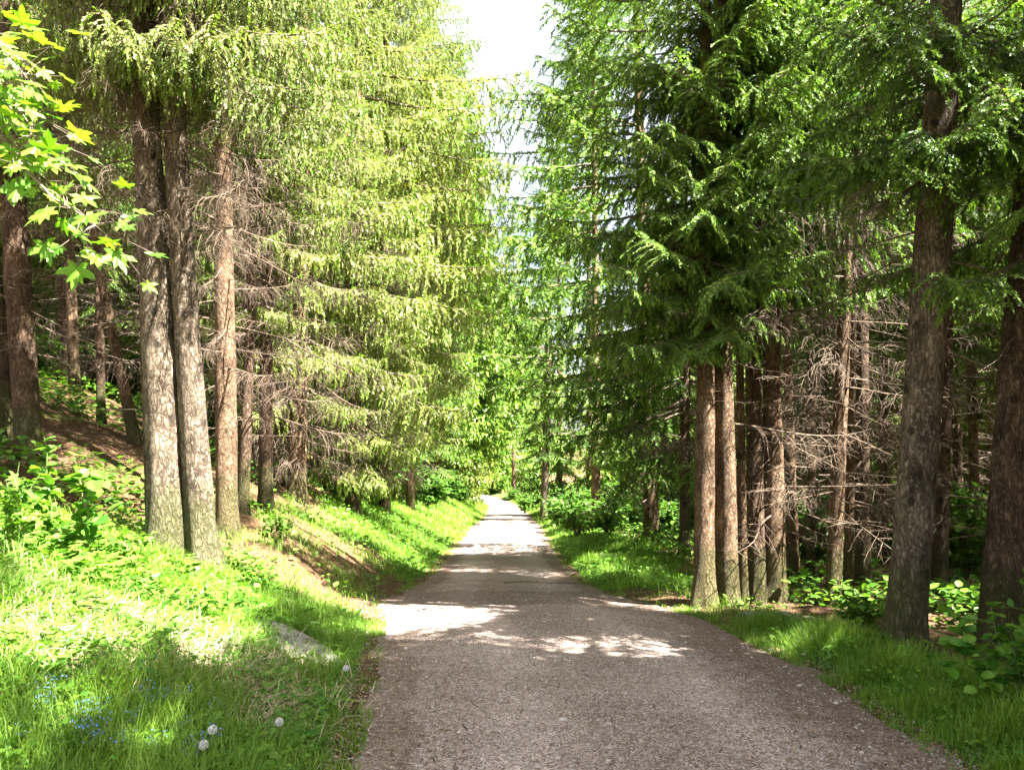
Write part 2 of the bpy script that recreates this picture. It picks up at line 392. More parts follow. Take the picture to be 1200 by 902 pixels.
# ------------------------------------------------------------------ spruce boughs
def shoots(G, p, d, ln, w, var, tip, lod):
    """needle-clad shoots as soft blunt fingers; young growth has a material of its own"""
    n = len(p)
    up = nrm(rng.normal(0, .6, (n, 3)) + np.array([0, 0, 1.0]))
    R = frames(d, up)
    isT = tip
    if lod > 1:
        tv = np.array([(0, .28, 0), (0, -.28, 0), (.5, .5, .05), (.5, -.5, .05), (1, .18, -.06), (1, -.18, -.06)])
        sc = np.stack([ln, w, w], -1)
        V = np.einsum('nij,nkj->nki', R, tv[None] * sc[:, None, :]) + p[:, None]
        Q = (np.array([(0, 1, 3, 2), (2, 3, 5, 4)])[None] + (np.arange(n) * 6)[:, None, None]).reshape(-1, 4)
        G.add(V.reshape(-1, 3), Q, None, np.repeat(np.where(isT, 1, 0), 2), np.repeat(var, 6))
        return
    nt_ = 6 if lod == 0 else 3
    k = 4 + 3 * nt_
    T = np.zeros((n, k, 3))
    T[:, 0] = (0, .20, 0); T[:, 1] = (0, -.20, 0); T[:, 2] = (.93, .14, 0); T[:, 3] = (.93, -.14, 0)
    for i in range(nt_):
        u = (i + .1) / nt_ * .86 + rng.normal(0, .03, n)
        ph = (i % 2) * PI + rng.normal(0, .6, n); rr = rng.uniform(.5, .95, n) * (1 - .25 * u)
        T[:, 4 + 3 * i, 0] = u - .04; T[:, 5 + 3 * i, 0] = u + .26
        T[:, 6 + 3 * i, 0] = u + rng.uniform(.22, .42, n); T[:, 6 + 3 * i, 1] = rr * np.cos(ph); T[:, 6 + 3 * i, 2] = rr * np.sin(ph)
    sc = np.stack([ln, w, w], -1)
    V = np.einsum('nij,nkj->nki', R, T * sc[:, None, :]) + p[:, None]
    off = (np.arange(n) * k)
    Q = np.array([0, 1, 3, 2])[None] + off[:, None]
    Tr = (np.arange(3 * nt_).reshape(nt_, 3)[None] + 4 + off[:, None, None]).reshape(-1, 3)
    G.add(V.reshape(-1, 3), Q, None, np.where(isT, 1, 0), np.repeat(var, k))
    G.T.append(Tr + G.n - n * k); G.mt.append(np.repeat(np.where(isT, 1, 0), nt_).astype(np.int32))

def bough(L, nsec, hang, l2max, slen, sw, tip, lod, space, sag=.16, bare=.12, dens=1.0, needles=True, lift=.10, sub=3):
    G = Geo()
    t = np.linspace(0, 1, 12)
    wob = rng.normal(0, .02, 2)
    P = np.stack([L * t * (1 - .05 * t), L * (wob[0] * np.sin(3 * t) + wob[1] * np.sin(7 * t)), L * (-sag * 2.0 * t ** 1.3 + (sag + lift) * t ** 3)], -1)
    if lod < 2: tube(G, P, np.linspace((.011 if needles else .007) * L + .003, .0022, 12), 4 if lod else 5, 2, rng.random())
    else: tube(G, P[::4], np.linspace(.011 * L + .004, .003, 3), 3, 2, rng.random())
    sp, sd, sl_, sv, stp = [], [], [], [], []
    for i in range(nsec):
        tt = bare + (1 - bare) * (i + rng.random()) / nsec
        b = np.array([np.interp(tt, t, P[:, k]) for k in range(3)])
        side = 1 if i % 2 else -1
        l2 = l2max * (1 - .72 * tt ** 1.5) * (.4 + .6 * min(1, tt / .3)) * rng.uniform(.65, 1.15)
        phi = rng.uniform(.75, 1.25); d0 = np.array([math.cos(phi), side * math.sin(phi), rng.normal(.0, .10)])
        m = 6; pts = [b]; hv = hang * rng.uniform(.7, 1.25)
        for s in range(m):
            q = (s + .5) / m
            dd = d0 * max(0, 1 - hv * q * 1.15) + np.array([0, 0, -1.0]) * hv * (q ** .7) * 1.2 + rng.normal(0, .06, 3)
            pts.append(pts[-1] + dd / np.linalg.norm(dd) * l2 / m)
        pts = np.array(pts)
        if lod == 0 or not needles: tube(G, pts, np.linspace(.0045, .0016, m + 1) * (1 + .4 * (L > 2)), 3, 2, rng.random())
        elif lod == 1: tube(G, pts[::3], np.linspace(.0055, .002, 3), 3, 2, rng.random())
        if not needles:
            for q in np.linspace(.15, .95, max(2, int(l2 / space))):
                pb = np.array([np.interp(q * m, np.arange(m + 1), pts[:, k]) for k in range(3)])
                td = nrm(rng.normal(0, .6, 3) + np.array([.3, 0, -.6 * hang - .1])); tl = slen * rng.uniform(.5, 1.4)
                mid = pb + td * tl * .5 + rng.normal(0, .012, 3)
                tube(G, np.array([pb, mid, pb + td * tl + np.array([0, 0, -.03 * hang])]), [.0022, .0017, .001], 3, 2, rng.random())
            continue
        ns = max(2, int(dens * l2 / space))
        q = (np.arange(ns) + rng.random(ns)) / ns * .96 + .04
        dirs = nrm(np.gradient(pts, axis=0))
        pb = np.stack([np.interp(q * m, np.arange(m + 1), pts[:, k]) for k in range(3)], -1)
        db = nrm(np.stack([np.interp(q * m, np.arange(m + 1), dirs[:, k]) for k in range(3)], -1))
        lat = nrm(np.cross(db, np.array([0, 0, 1.0]) + rng.normal(0, .25, (ns, 3)))) * np.where(np.arange(ns) % 2, 1, -1)[:, None]
        al = .85 if hang < 1 else .95
        dv = db * al + lat * rng.uniform(.45, .85, (ns, 1)) * (1 if hang < 1 else .9) + np.array([0, 0, -.28]) * hang + rng.normal(0, .09, (ns, 3))
        vv = np.clip(rng.normal(.45, .2) + rng.normal(0, .07, ns), 0, 1)
        jn = (rng.random(ns)[:, None] - .5) * .02
        sp.append(pb + jn * lat); sd.append(dv)
        sl_.append(slen * (1 - .35 * q) * rng.uniform(.75, 1.2, ns)); sv.append(vv)
        young = rng.random() < tip
        stp.append(rng.random(ns) < np.where(q > .55, .75, .25) * (1.0 if young else .15))
        sp.append(pts[-1:]); sd.append(dirs[-1:]); sl_.append(np.array([slen])); sv.append(np.array([.7])); stp.append(np.array([rng.random() < tip]))
    if needles:
        # shoots on the limb itself, beyond its bare foot
        nm = int(dens * L * 22); q = rng.uniform(max(.3, bare), 1, nm)
        pb = np.stack([np.interp(q, t, P[:, k]) for k in range(3)], -1)
        dv = np.stack([np.full(nm, .7), rng.choice([-1, 1], nm) * rng.uniform(.2, .9, nm), rng.normal(.1, .35, nm)], -1)
        sp.append(pb); sd.append(dv); sl_.append(slen * rng.uniform(.6, 1.1, nm)); sv.append(rng.uniform(.2, .9, nm)); stp.append(rng.random(nm) < tip)
        p = np.concatenate(sp); ln = np.concatenate(sl_)
        shoots(G, p, nrm(np.concatenate(sd)), ln, sw * rng.uniform(.75, 1.25, len(p)), np.concatenate(sv), np.concatenate(stp), lod)
    g = G.pack(); g['L'] = L
    return g

TPL = {}
def make_templates():
    TPL['plate0'] = [bough(2.6, 34, .62, .85, .085, .031, .6, 0, .0195, sag=.10, bare=.14) for _ in range(4)]
    TPL['hang0'] = [bough(2.6, 36, 1.08, 1.05, .085, .026, .40, 0, .024, sag=.16, bare=.12) for _ in range(4)]
    TPL['plate1'] = [bough(2.6, 24, .62, .88, .12, .052, .6, 1, .031, sag=.10) for _ in range(4)]
    TPL['hang1'] = [bough(2.6, 27, 1.08, 1.05, .125, .044, .40, 1, .036, sag=.16) for _ in range(4)]
    TPL['plate2'] = [bough(2.6, 14, .55, .95, .24, .09, .6, 2, .10, sag=.12) for _ in range(3)]
    TPL['hang2'] = [bough(2.6, 14, 1.1, 1.2, .27, .075, .4, 2, .11, sag=.16) for _ in range(3)]
    TPL['plate3'] = [bough(2.6, 7, .55, .95, .46, .20, .6, 2, .32, sag=.12, dens=.5) for _ in range(3)]
    TPL['hang3'] = [bough(2.6, 7, 1.1, 1.2, .50, .17, .4, 2, .36, sag=.16, dens=.5) for _ in range(3)]
    TPL['dead'] = [bough(1.7, 13, .22, .55, .15, .02, 0, 1, .075, sag=rng.uniform(-.03, .07), bare=.12, needles=False, lift=.0) for _ in range(7)]
    TPL['deadhang'] = [bough(2.0, 24, .95, .75, .15, .02, 0, 1, .06, sag=.12, bare=.10, needles=False) for _ in range(6)]
    TPL['stick'] = [bough(1.35, 4, .12, .30, .10, .02, 0, 1, .16, sag=rng.uniform(-.04, .06), bare=.3, needles=False, lift=.0) for _ in range(6)]
make_templates()

# patches of ground that the sun reaches in the photograph: boughs over their beams are left out to let the light through
LITPX = [
    [(0, 625), (120, 640), (240, 680), (330, 700), (300, 740), (265, 785), (190, 795), (0, 798)],
    [(430, 702), (520, 708), (600, 724), (560, 736), (430, 722)],
    [(280, 640), (330, 600), (420, 640), (430, 690), (330, 690)],
    [(455, 600), (545, 592), (560, 620), (520, 650), (470, 660)],
    [(540, 612), (640, 614), (660, 645), (515, 650)],
    [(560, 580), (625, 586), (630, 601), (560, 603)],
    [(655, 655), (720, 655), (760, 680), (700, 682)],
]
LIT = [np.array([spot(*q)[:2] for q in poly]) for poly in LITPX]
DAPPLES = [(at_depth(*q[:3]), q[3]) for q in (
    (195, 620, 8.8, .22), (186, 520, 8.8, .2), (180, 420, 8.8, .2), (250, 610, 8.8, .18), (238, 520, 8.8, .2), (222, 360, 8.8, .2), (268, 500, 11.7, .25), (268, 340, 11.7, .3),
    (1048, 690, 7.7, .2), (1056, 610, 7.7, .22), (1070, 480, 7.7, .2), (848, 640, 10.7, .3), (850, 520, 10.7, .3), (822, 560, 10.6, .25), (905, 650, 11.6, .2), (975, 640, 11.4, .3), (982, 520, 11.4, .35), (990, 420, 11.4, .3), (928, 560, 14.2, .3), (758, 600, 22.6, .4),
    (660, 205, 9.7, .4), (700, 215, 9.6, .45), (740, 275, 9.8, .45), (800, 235, 9.2, .45), (850, 225, 8.9, .4), (700, 60, 10, .4), (740, 120, 9.8, .4), (560, 120, 18, .6), (1090, 190, 6.6, .3), (1150, 180, 6.4, .3), (940, 60, 9.5, .4))]
def inside_poly(poly, x, y):
    r = np.zeros(len(x), bool); n = len(poly)
    for i in range(n):
        (x1, y1), (x2, y2) = poly[i], poly[(i + 1) % n]
        c = ((y1 > y) != (y2 > y)) & (x < (x2 - x1) * (y - y1) / (y2 - y1 + 1e-12) + x1)
        r ^= c
    return r
def in_beam(P):
    P = np.atleast_2d(P); z = ZP(P[:, 1])
    for _ in range(4):
        t = (P[:, 2] - z) / SUN[2]
        g = P - SUN * t[:, None]
        z = H(g[:, 0], g[:, 1])
    r = np.zeros(len(P), bool)
    for poly in LIT: r |= inside_poly(poly, g[:, 0], g[:, 1])
    r = r * 2.2
    # the sunlit face of the bank-side crowns
    t = (P[:, 0] + 2.2) / SUN[0]; q = P - SUN * np.maximum(t, 0)[:, None]
    zz = q[:, 2] - ZP(q[:, 1])
    r = np.maximum(r, .62 * ((t > 0) & (q[:, 1] > 13) & (q[:, 1] < 40) & (zz > .3) & (zz < 9)))
    for c, rad in DAPPLES:
        v = P - c; al = v @ SUN
        r = np.maximum(r, 1.9 * ((al > .6) & (np.linalg.norm(v - al[:, None] * SUN, axis=1) < rad + .3)))
    # the maple branch
    v = P - np.array([-1.9, 3.2, CAMZ + .95]); al = v @ SUN
    r = np.maximum(r, 1.6 * ((al > 0) & (np.linalg.norm(v - al[:, None] * SUN, axis=1) < 1.0)))
    return r

def rotz(a): c, s = math.cos(a), math.sin(a); return np.array([[c, -s, 0], [s, c, 0], [0, 0, 1]])
def roty(a): c, s = math.cos(a), math.sin(a); return np.array([[c, 0, s], [0, 1, 0], [-s, 0, c]])
def rotx(a): c, s = math.cos(a), math.sin(a); return np.array([[1, 0, 0], [0, c, -s], [0, s, c]])

def axis_of(Ht, lean, curve, z):
    """centre line of a trunk: leaning, then straightening up"""
    q = z / Ht
    return np.stack([lean[0] * (z - .25 * z * q) + curve[0] * np.sin(q * PI * 1.3), lean[1] * (z - .25 * z * q) + curve[1] * np.sin(q * PI * 1.7), z], -1)

def trunk_geo(Ht, r0, lean, curve, sides=18, dz=.12, flare=.45, ztop=None, seed=0):
    zt = min(Ht, ztop or Ht)
    z = np.concatenate([[-.5, -.2], np.arange(0, min(zt, 9), dz), np.arange(min(zt, 9), zt, .8), [zt]])
    A = axis_of(Ht, lean, curve, np.maximum(z, 0)); A[:, 2] = z
    th = np.arange(sides) / sides * 2 * PI
    zz, tt = np.meshgrid(z, th, indexing='ij')
    r = r0 * np.clip(1 - zz / Ht, .02, 1) ** .8
    ph = seed * 1.7
    r = r + r0 * flare * np.exp(-np.maximum(zz, 0) / (.2 + .25 * max(0, flare - .4))) * (.55 + .45 * np.cos(5 * tt + ph) + .25 * np.cos(3 * tt + 2 * ph))
    bn = fbm(tt * 2.2 + seed * 7, zz * 2.0, 31 + seed, 3) + fbm((2 * PI - tt) * 2.2 + seed * 5, zz * 2, 77 + seed, 3)
    r = r * (1 + .10 * (bn - 1)) * (1 + .05 * np.sin(2 * tt + zz * .7 + ph))
    # branch collars and burls
    for k in range(int(zt * 1.5)):
        kz = rng.uniform(.8, zt); ka = rng.uniform(0, 2 * PI)
        da = (tt - ka + PI) % (2 * PI) - PI
        r = r + r0 * rng.uniform(.06, .17) * np.exp(-((zz - kz) / rng.uniform(.05, .11)) ** 2 - (da / .32) ** 2)
    V = A[:, None] + np.stack([r * np.cos(tt), r * np.sin(tt), np.zeros_like(r)], -1)
    n = len(z); i = np.arange(n - 1)[:, None] * sides; j = np.arange(sides)[None]; k = (j + 1) % sides
    G = Geo(); G.add(V.reshape(-1, 3), np.stack([i + j, i + k, i + sides + k, i + sides + j], -1).reshape(-1, 4))
    return G

def frame_top(x, y):
    """height where the photograph's upper edge passes at this depth"""
    d = ray(600, 0); return CAMZ + d[2] / d[1] * max(y, 1)

def build_crown(G, base, Ht, lean, curve, r0, zlive, Lmax, style, npm, face=None, amp=0.0, lod=0, taper=.62, sagadd=0.0, beams=True, gap=None, extra=()):
    """live boughs up the stem, npm to the metre; face = side where the crown is fuller"""
    for (z, az, L, pitch) in extra:
        A = axis_of(Ht, lean, curve, np.array([z]))[0]; R = rotz(az) @ roty(pitch) @ rotx(rng.normal(0, .1))
        g = TPL[style + '0'][rng.integers(4)] if lod == 0 else TPL[style + '1'][rng.integers(4)]
        G.addp(g, R, A, L / g['L'], .1)
    az = rng.uniform(0, 2 * PI)
    top = Ht - .3
    ztop = frame_top(base[0], base[1]) + 1.5 - base[2]
    zs = []
    zw = zlive + .3 * rng.random()
    while zw < top:
        dzw = rng.uniform(.65, 1.05) if style == 'plate' else rng.uniform(.85, 1.35); nb = max(3, int(round((npm if zw < ztop else min(npm, 9)) * dzw)))
        a0 = rng.uniform(0, 2 * PI)
        zs += [(zw + rng.normal(0, .07), a0 + 2 * PI * j / nb + rng.normal(0, .3)) for j in range(nb)]
        zw += dzw
    for z, az in zs:
        if z >= top: continue
        q = (z - zlive) / (Ht - zlive)
        L = Lmax * max(.08, min(1, .72 + q * 2.2) * (1 - q) ** taper) * rng.uniform(.6, 1.12)
        if face is not None: L *= 1 - amp * .5 * (1 - math.cos(az - face))
        if L < .25: continue
        pitch = .24 - .62 * q + sagadd + rng.normal(0, .06)      # + is downwards
        A = axis_of(Ht, lean, curve, np.array([z]))[0]
        R = rotz(az) @ roty(pitch) @ rotx(rng.normal(0, .12))
        if beams:
            ts = np.array([.35, .6, .8, 1.0])[:, None]
            W = base + A + (R @ np.array([L, 0, -.25 * L])) * ts
            hit = in_beam(W).mean()
            if rng.random() < hit: continue
        if gap is not None and gap(base + A + R @ np.array([L * .8, 0, -.1 * L])): continue
        l = lod if z < ztop else 2
        g = TPL[style + str(l)][rng.integers(len(TPL[style + str(l)]))]
        s = L / g['L']
        if l == 0 and s < .5: g = TPL[style + '1'][rng.integers(4)]
        rr = r0 * (1 - z / Ht) ** .8 * .7
        G.addp(g, R, A + R @ np.array([rr, 0, 0]), s, rng.normal(0, .2))

DEADMESH = {}
for kind in ('dead', 'deadhang', 'stick'):
    DEADMESH[kind] = []
    for g in TPL[kind]:
        G = Geo(); g2 = dict(g); g2['mq'] = np.zeros_like(g['mq']); G.addp(g2)
        DEADMESH[kind].append(G.mesh('dead_branch', ['dead']))

def place_dead(root, Ht, lean, curve, r0, n, z0, z1, kinds, smin=.5, smax=1.1, face=None, beams_base=None):
    az = rng.uniform(0, 6.28)
    for k in range(n):
        z = z0 + (z1 - z0) * (k + rng.random()) / n
        az += 2.4 + rng.normal(0, .5)
        kind = kinds[rng.integers(len(kinds))]
        me = DEADMESH[kind][rng.integers(len(DEADMESH[kind]))]
        A = axis_of(Ht, lean, curve, np.array([z]))[0]
        rr = r0 * (1 - z / Ht) ** .8 * .75
        o = obj('dead_branch', me, root, (A[0] + rr * math.cos(az), A[1] + rr * math.sin(az), A[2]))
        s = rng.uniform(smin, smax); o.scale = (s, s, s)
        o.rotation_euler = (rng.normal(0, .3), rng.normal(.08, .18), az)

TREES = []
def spruce(px, d, dia, label, top=None, Ht=20, zlive=4, Lmax=2.4, style='plate', n=9, face=None, amp=.3, bark='bark_brown', dead=0, dz=(1.2, 5), dkinds=('stick', 'dead'), lod=None, group=None, x=None, taper=.62, sagadd=0.0, beams=True, dsize=(.5, 1.1), gap=None, flare=.45, sides=18, extra=()):
    bx = (px - 600) / FPX * d / math.cos(PITCH) * 1.0 if x is None else x
    bz = float(H(bx, d)) - .03
    lean = [rng.normal(0, .008), rng.normal(0, .008)]
    if top is not None:
        q = at_depth(top[0], top[1], d); lean[0] = (q[0] - bx) / max(q[2] - bz, .5)
    curve = [rng.normal(0, .05), rng.normal(0, .05)]
    root = thing('spruce_tree', label, 'tree', (bx, d, bz), group)
    sd = len(TREES)
    TREES.append((bx, d, dia))
    obj('trunk', trunk_geo(Ht, dia / 2, lean, curve, sides if d < 20 else 10, .10 if d < 14 else .35, flare, seed=sd).mesh('trunk', [bark], True), root)
    G = Geo(); lod = (0 if d < 13 else 1 if d < 34 else 2) if lod is None else lod
    build_crown(G, np.array([bx, d, bz]), Ht, lean, curve, dia / 2, zlive, Lmax, style, n, face, amp, lod=lod, taper=taper, sagadd=sagadd, beams=beams, gap=gap, extra=extra)
    if G.n:
        obj('crown', G.mesh('crown', ['needle_hang' if style == 'hang' else 'needle', 'tip', 'twig']), root)
    if dead: place_dead(root, Ht, lean, curve, dia / 2, dead, dz[0], dz[1], dkinds, *dsize)
    return root

# -------- spruces on the bank side (faces the light)
E, W_ = 0.0, PI
DSH = ('dead', 'deadhang', 'stick'); DS = ('stick', 'dead')
def bank_spruces():
    spruce(205, 9.0, .39, 'thick pale grey spruce trunk on the grassy bank, grown against a slimmer twin', (180, 300), 21, 5.8, 3.0, 'hang', 14, -.6, .35, 'bark_grey', 70, (3.6, 8.0), ('dead', 'deadhang', 'deadhang'), flare=.75, dsize=(.4, .9), extra=[(6.0, -1.3, 2.4, .2), (6.3, -2.4, 2.4, .2), (6.2, -.7, 2.6, .2)])
    spruce(243, 9.05, .34, 'grey knotty spruce trunk of the twin pair, its mossy foot nearest the path', (213, 280), 20, 6.0, 2.8, 'hang', 14, -.3, .35, 'bark_grey', 70, (3.6, 8.0), ('dead', 'deadhang', 'deadhang'), flare=.8, dsize=(.4, .9), extra=[(6.2, -1.0, 2.6, .2), (6.6, -.4, 2.8, .15), (6.1, -.3, 2.6, .3)])
    spruce(182, 9.7, .13, 'thin straight spruce pole close behind the grey twin trunks', (157, 300), 10, 4.6, 1.0, 'hang', 6, None, 0, 'bark_dark', 10, (1.5, 5), ('stick',), lod=1)
    spruce(270, 12.0, .33, 'reddish brown spruce trunk with long flayed bark beside the twin grey trunks', (263, 280), 20, 6.6, 3.0, 'hang', 11, -.2, .3, 'bark_brown', 56, (2.4, 8.5), ('dead', 'deadhang', 'deadhang'), dsize=(.5, 1.1))
    spruce(287, 13.4, .2, 'slim dark spruce trunk half hidden by the reddish flayed one', (287, 300), 16, 3.4, 2.0, 'hang', 8, 0, .3, 'bark_dark', 16, (1.2, 4), DS)
    spruce(314, 14.2, .27, 'straight brown spruce trunk at the edge of the light hanging curtain of needles', (310, 300), 19, 5.4, 3.2, 'hang', 11, -.1, .35, 'bark_dark', 46, (1.6, 8), ('dead', 'deadhang', 'deadhang'), dsize=(.6, 1.2))
    spruce(38, 12.0, .40, 'stout dark spruce trunk rising up the slope beside a bare earth patch', (20, 200), 20, 4.8, 2.8, 'hang', 11, -.4, .3, 'bark_dark', 46, (1.6, 6), DSH)
    spruce(6, 12.6, .38, 'grey brown leaning spruce trunk cut by the edge of the picture', (-12, 330), 20, 4.8, 2.8, 'hang', 8, -.4, .3, 'bark_dark', 30, (1.6, 5), DS)
    spruce(162, 15.0, .22, 'thin leaning spruce trunk with sunlit flecks on the brown slope', (125, 350), 17, 4.6, 2.4, 'hang', 8, 0, .2, 'bark_brown', 36, (1.2, 5.5), DS, lod=1)
    spruce(88, 20.0, .30, 'pale spruce trunk standing alone in a gap between darker stems', (84, 280), 18, 5, 2.6, 'plate', 12, None, 0, 'bark_brown', 40, (1.2, 6), DS, lod=1)
    spruce(120, 17.5, .2, 'very slender dark spruce in the shaded slope wood', (112, 300), 15, 5, 2.2, 'plate', 12, None, 0, 'bark_dark', 34, (1.2, 5.5), DS, lod=1)
    spruce(350, 17.5, .40, 'short sunlit spruce trunk under a low curtain of pale needles', (352, 300), 20, 2.6, 3.5, 'hang', 11, -.2, .35, 'bark_brown', 60, (1, 8), ('deadhang', 'deadhang', 'dead'), dsize=(.8, 1.4))
    spruce(415, 20.5, .38, 'spruce with long weeping pale boughs hanging low over the verge', (415, 300), 24, 1.3, 3.7, 'hang', 12, -.2, .3, 'bark_brown', 50, (1.0, 10), ('deadhang',), dsize=(.8, 1.5), sagadd=.05, taper=.35, extra=[(11.9, -.12, 4.8, .0), (11.2, -.3, 4.4, .08), (10.3, .1, 4.2, .1), (9.2, -.2, 4.3, .1), (8.2, -.1, 4.2, .12), (7.2, -.3, 4.2, .15), (6.2, 0, 4.1, .15)])
    spruce(452, 25.5, .38, 'bright weeping spruce whose drooping tips nearly touch the sunny grass', (450, 300), 27, 1.2, 3.8, 'hang', 12, -.1, .3, 'bark_brown', 8, (1.0, 5), ('deadhang',), taper=.35, extra=[(13.2, -.1, 4.4, .05), (12.4, .15, 4.7, .1), (11.7, -.3, 4.6, .1), (11.0, .05, 4.8, .12), (10.3, -.2, 4.6, .12), (9.6, .2, 4.7, .14), (8.9, -.1, 4.6, .15), (8.1, -.3, 4.5, .16), (7.3, .1, 4.5, .18)])
    spruce(482, 32.0, .36, 'yellow green spruce just before the pale slender stump like trunk', (482, 300), 29, 1.6, 4.3, 'hang', 12, -.1, .3, 'bark_brown', taper=.38)
    spruce(516, 58.0, .46, 'spruce with a thin whitish trunk on the sunny grass bank', (513, 400), 30, 3.4, 4.0, 'plate', 15, -.1, .2, 'bark_grey', taper=.45)
    spruce(535, 62.0, .75, 'brown spruce trunk at the top of the grass strip where the path bends', (533, 400), 38, 4.4, 5.0, 'plate', 16, None, 0, 'bark_brown', taper=.42)
    spruce(500, 47.0, .45, 'tall spruce crown showing between the whitish and the brown trunk', (500, 300), 33, 2, 4, 'plate', 14, None, 0, 'bark_brown', lod=1)
    spruce(556, 84.0, .8, 'far dark spruce trunk at the outer side of the distant path bend', (556, 500), 36, 3.2, 5.4, 'plate', 18, None, 0, 'bark_dark')
    spruce(566, 112.0, .5, 'pale green spruce closing the view where the path turns away', (566, 500), 38, 1.0, 6, 'plate', 18, None, 0, 'bark_dark')
    spruce(602, 96.0, .5, 'sunlit spruce on the level side of the far path bend', (602, 500), 36, 1.4, 5.4, 'plate', 18, None, 0, 'bark_dark')
    spruce(590, 124.0, .5, 'broad pale spruce standing beyond the far path bend', (590, 500), 34, .8, 6, 'plate', 18, None, 0, 'bark_dark')
    spruce(612, 132.0, .5, 'spruce crown behind the sunlit bushes of the far bend', (612, 500), 34, .8, 6, 'hang', 18, None, 0, 'bark_dark')
    spruce(536, 70.0, .5, 'shaggy spruce behind the brown trunk of the grass strip', (536, 400), 34, 1.5, 5, 'hang', 14, None, 0, 'bark_dark')
def fan(n, z0, z1, a0, a1, l0, l1):
    return [(rng.uniform(z0, z1), rng.uniform(a0, a1), rng.uniform(l0, l1), rng.uniform(.0, .2)) for _ in range(n)]
def level_spruces():
    spruce(637, 47.0, .5, 'lone grey spruce trunk leaning at the far end of the path', (641, 480), 30, 4.2, 3.4, 'plate', 14, W_, .2, 'bark_grey', lod=1)
    spruce(655, 58.0, .5, 'dark spruce rising behind the lone grey trunk', (655, 480), 32, 1.5, 3.6, 'plate', 14, W_, .2, 'bark_dark')
    spruce(697, 30.0, .36, 'reddish spruce trunk rising out of leafy bushes beside the path', (697, 450), 26, 3.0, 3.9, 'plate', 15, W_, .2, 'bark_brown', taper=.42, extra=[(10.6, PI, 4.6, .12), (11.6, PI + .25, 4.6, .1), (12.5, PI - .2, 4.7, .1), (13.4, PI + .1, 4.7, .08), (14.3, PI + .3, 4.6, .06), (15.2, PI - .1, 4.6, .05), (16.2, PI + .2, 4.4, .05), (17.3, PI, 4.2, 0), (9.6, PI + .15, 4.5, .14)])
    spruce(690, 38.0, .36, 'bushy dark spruce standing back from the reddish trunk', (690, 450), 28, 1.2, 3.8, 'plate', 15, W_, .2, 'bark_dark', taper=.45)
    spruce(762, 23.0, .50, 'broad brown spruce trunk shaded by low black green boughs', (757, 450), 24, 2.2, 4.4, 'plate', 16, W_, .2, 'bark_brown', 10, (1, 5), ('deadhang', 'dead'), taper=.42, extra=[(5.0, PI - .2, 4.5, .25), (5.7, PI + .05, 5.0, .24), (6.4, PI + .25, 5.0, .2), (7.2, PI - .05, 5.0, .15), (8.1, PI + .1, 4.9, .12), (9.2, PI + .3, 4.7, .1), (10.4, PI, 4.6, .05), (13.9, PI + .05, 4.7, .15), (4.2, PI + .5, 4.2, .25), (5.2, PI + .7, 4.4, .2)])
    spruce(800, 18.0, .26, 'dark spruce stem in the gap before the brown trunk clump', (800, 450), 20, 2.4, 4.0, 'plate', 16, W_, .3, 'bark_dark', 12, (1, 5), ('dead', 'deadhang'), extra=[(5.2, PI + .1, 4.4, .26), (5.8, PI - .15, 4.6, .25), (6.5, PI + .2, 4.6, .22), (7.2, PI, 4.6, .18), (8.0, PI + .15, 4.5, .14), (8.9, PI - .1, 4.4, .1), (4.7, PI + .35, 4.0, .26)])
    spruce(821, 10.8, .28, 'brown spruce trunk joined at its foot to the trunk clump by the gravel', (824, 380), 16, 3.8, 2.8, 'plate', 13, W_ + .35, .4, 'bark_brown', 16, (2.8, 6), DSH, flare=.7, extra=fan(20, 4.1, 9.6, -3.3, -1.0, 1.5, 2.4) + [(4.2, PI - .1, 2.32, .2), (4.9, PI + .6, 2.24, .15), (5.7, PI, 2.48, .1), (6.5, PI + .5, 2.40, .05), (7.3, PI - .2, 2.56, 0), (8.1, PI + .3, 2.56, 0), (4.6, -1.7, 1.76, .2), (5.9, -1.6, 1.92, .1), (7.0, -2.0, 2.08, 0), (9.0, PI + .6, 2.48, -.1)])
    spruce(848, 10.95, .33, 'thick sunlit middle trunk of the spruce clump at the gravel edge', (852, 360), 17, 3.9, 2.9, 'plate', 14, W_ + .6, .4, 'bark_brown', 22, (2.6, 6.5), DSH, flare=.5, extra=fan(22, 4.1, 9.6, -2.7, -.5, 1.5, 2.4) + [(4.5, PI + .35, 2.32, .16), (5.3, PI + .25, 2.48, .10), (6.1, PI + .3, 2.56, .05), (6.9, PI + .1, 2.56, 0), (7.6, PI + .4, 2.56, 0), (4.3, -1.95, 1.92, .2), (4.9, -1.45, 1.92, .16), (5.6, -1.9, 2.08, .1), (6.4, -1.4, 2.08, .05), (7.2, -1.8, 2.16, 0), (8.0, -1.5, 2.16, 0), (4.7, -2.4, 2.24, .2), (6.0, -2.3, 2.24, .1), (7.4, -2.4, 2.24, 0), (5.1, -1.0, 1.84, .2), (6.6, -.9, 1.92, .1), (8.6, -2.0, 2.16, -.1), (8.8, PI, 2.56, -.1)])
    spruce(867, 11.5, .15, 'thin orange brown stem tucked behind the spruce clump', (868, 380), 13, 5.0, 1.8, 'plate', 6, None, 0, 'bark_brown', 12, (2, 5), DS, lod=1)
    spruce(883, 11.7, .27, 'nearly black spruce trunk in a close pair at the gravel edge', (880, 380), 17, 4.7, 3.0, 'plate', 12, -1.9, .3, 'bark_dark', 40, (1.4, 6.5), DSH, extra=fan(14, 4.4, 9.6, -2.8, -.6, 1.4, 2.4))
    spruce(903, 11.8, .33, 'brown spruce trunk with stubby dead spikes, paired with a black one', (905, 380), 17, 4.6, 3.2, 'plate', 12, -1.7, .3, 'bark_brown', 60, (1.0, 6.8), DSH, extra=fan(14, 4.6, 9.6, -2.8, -.6, 1.4, 2.4))
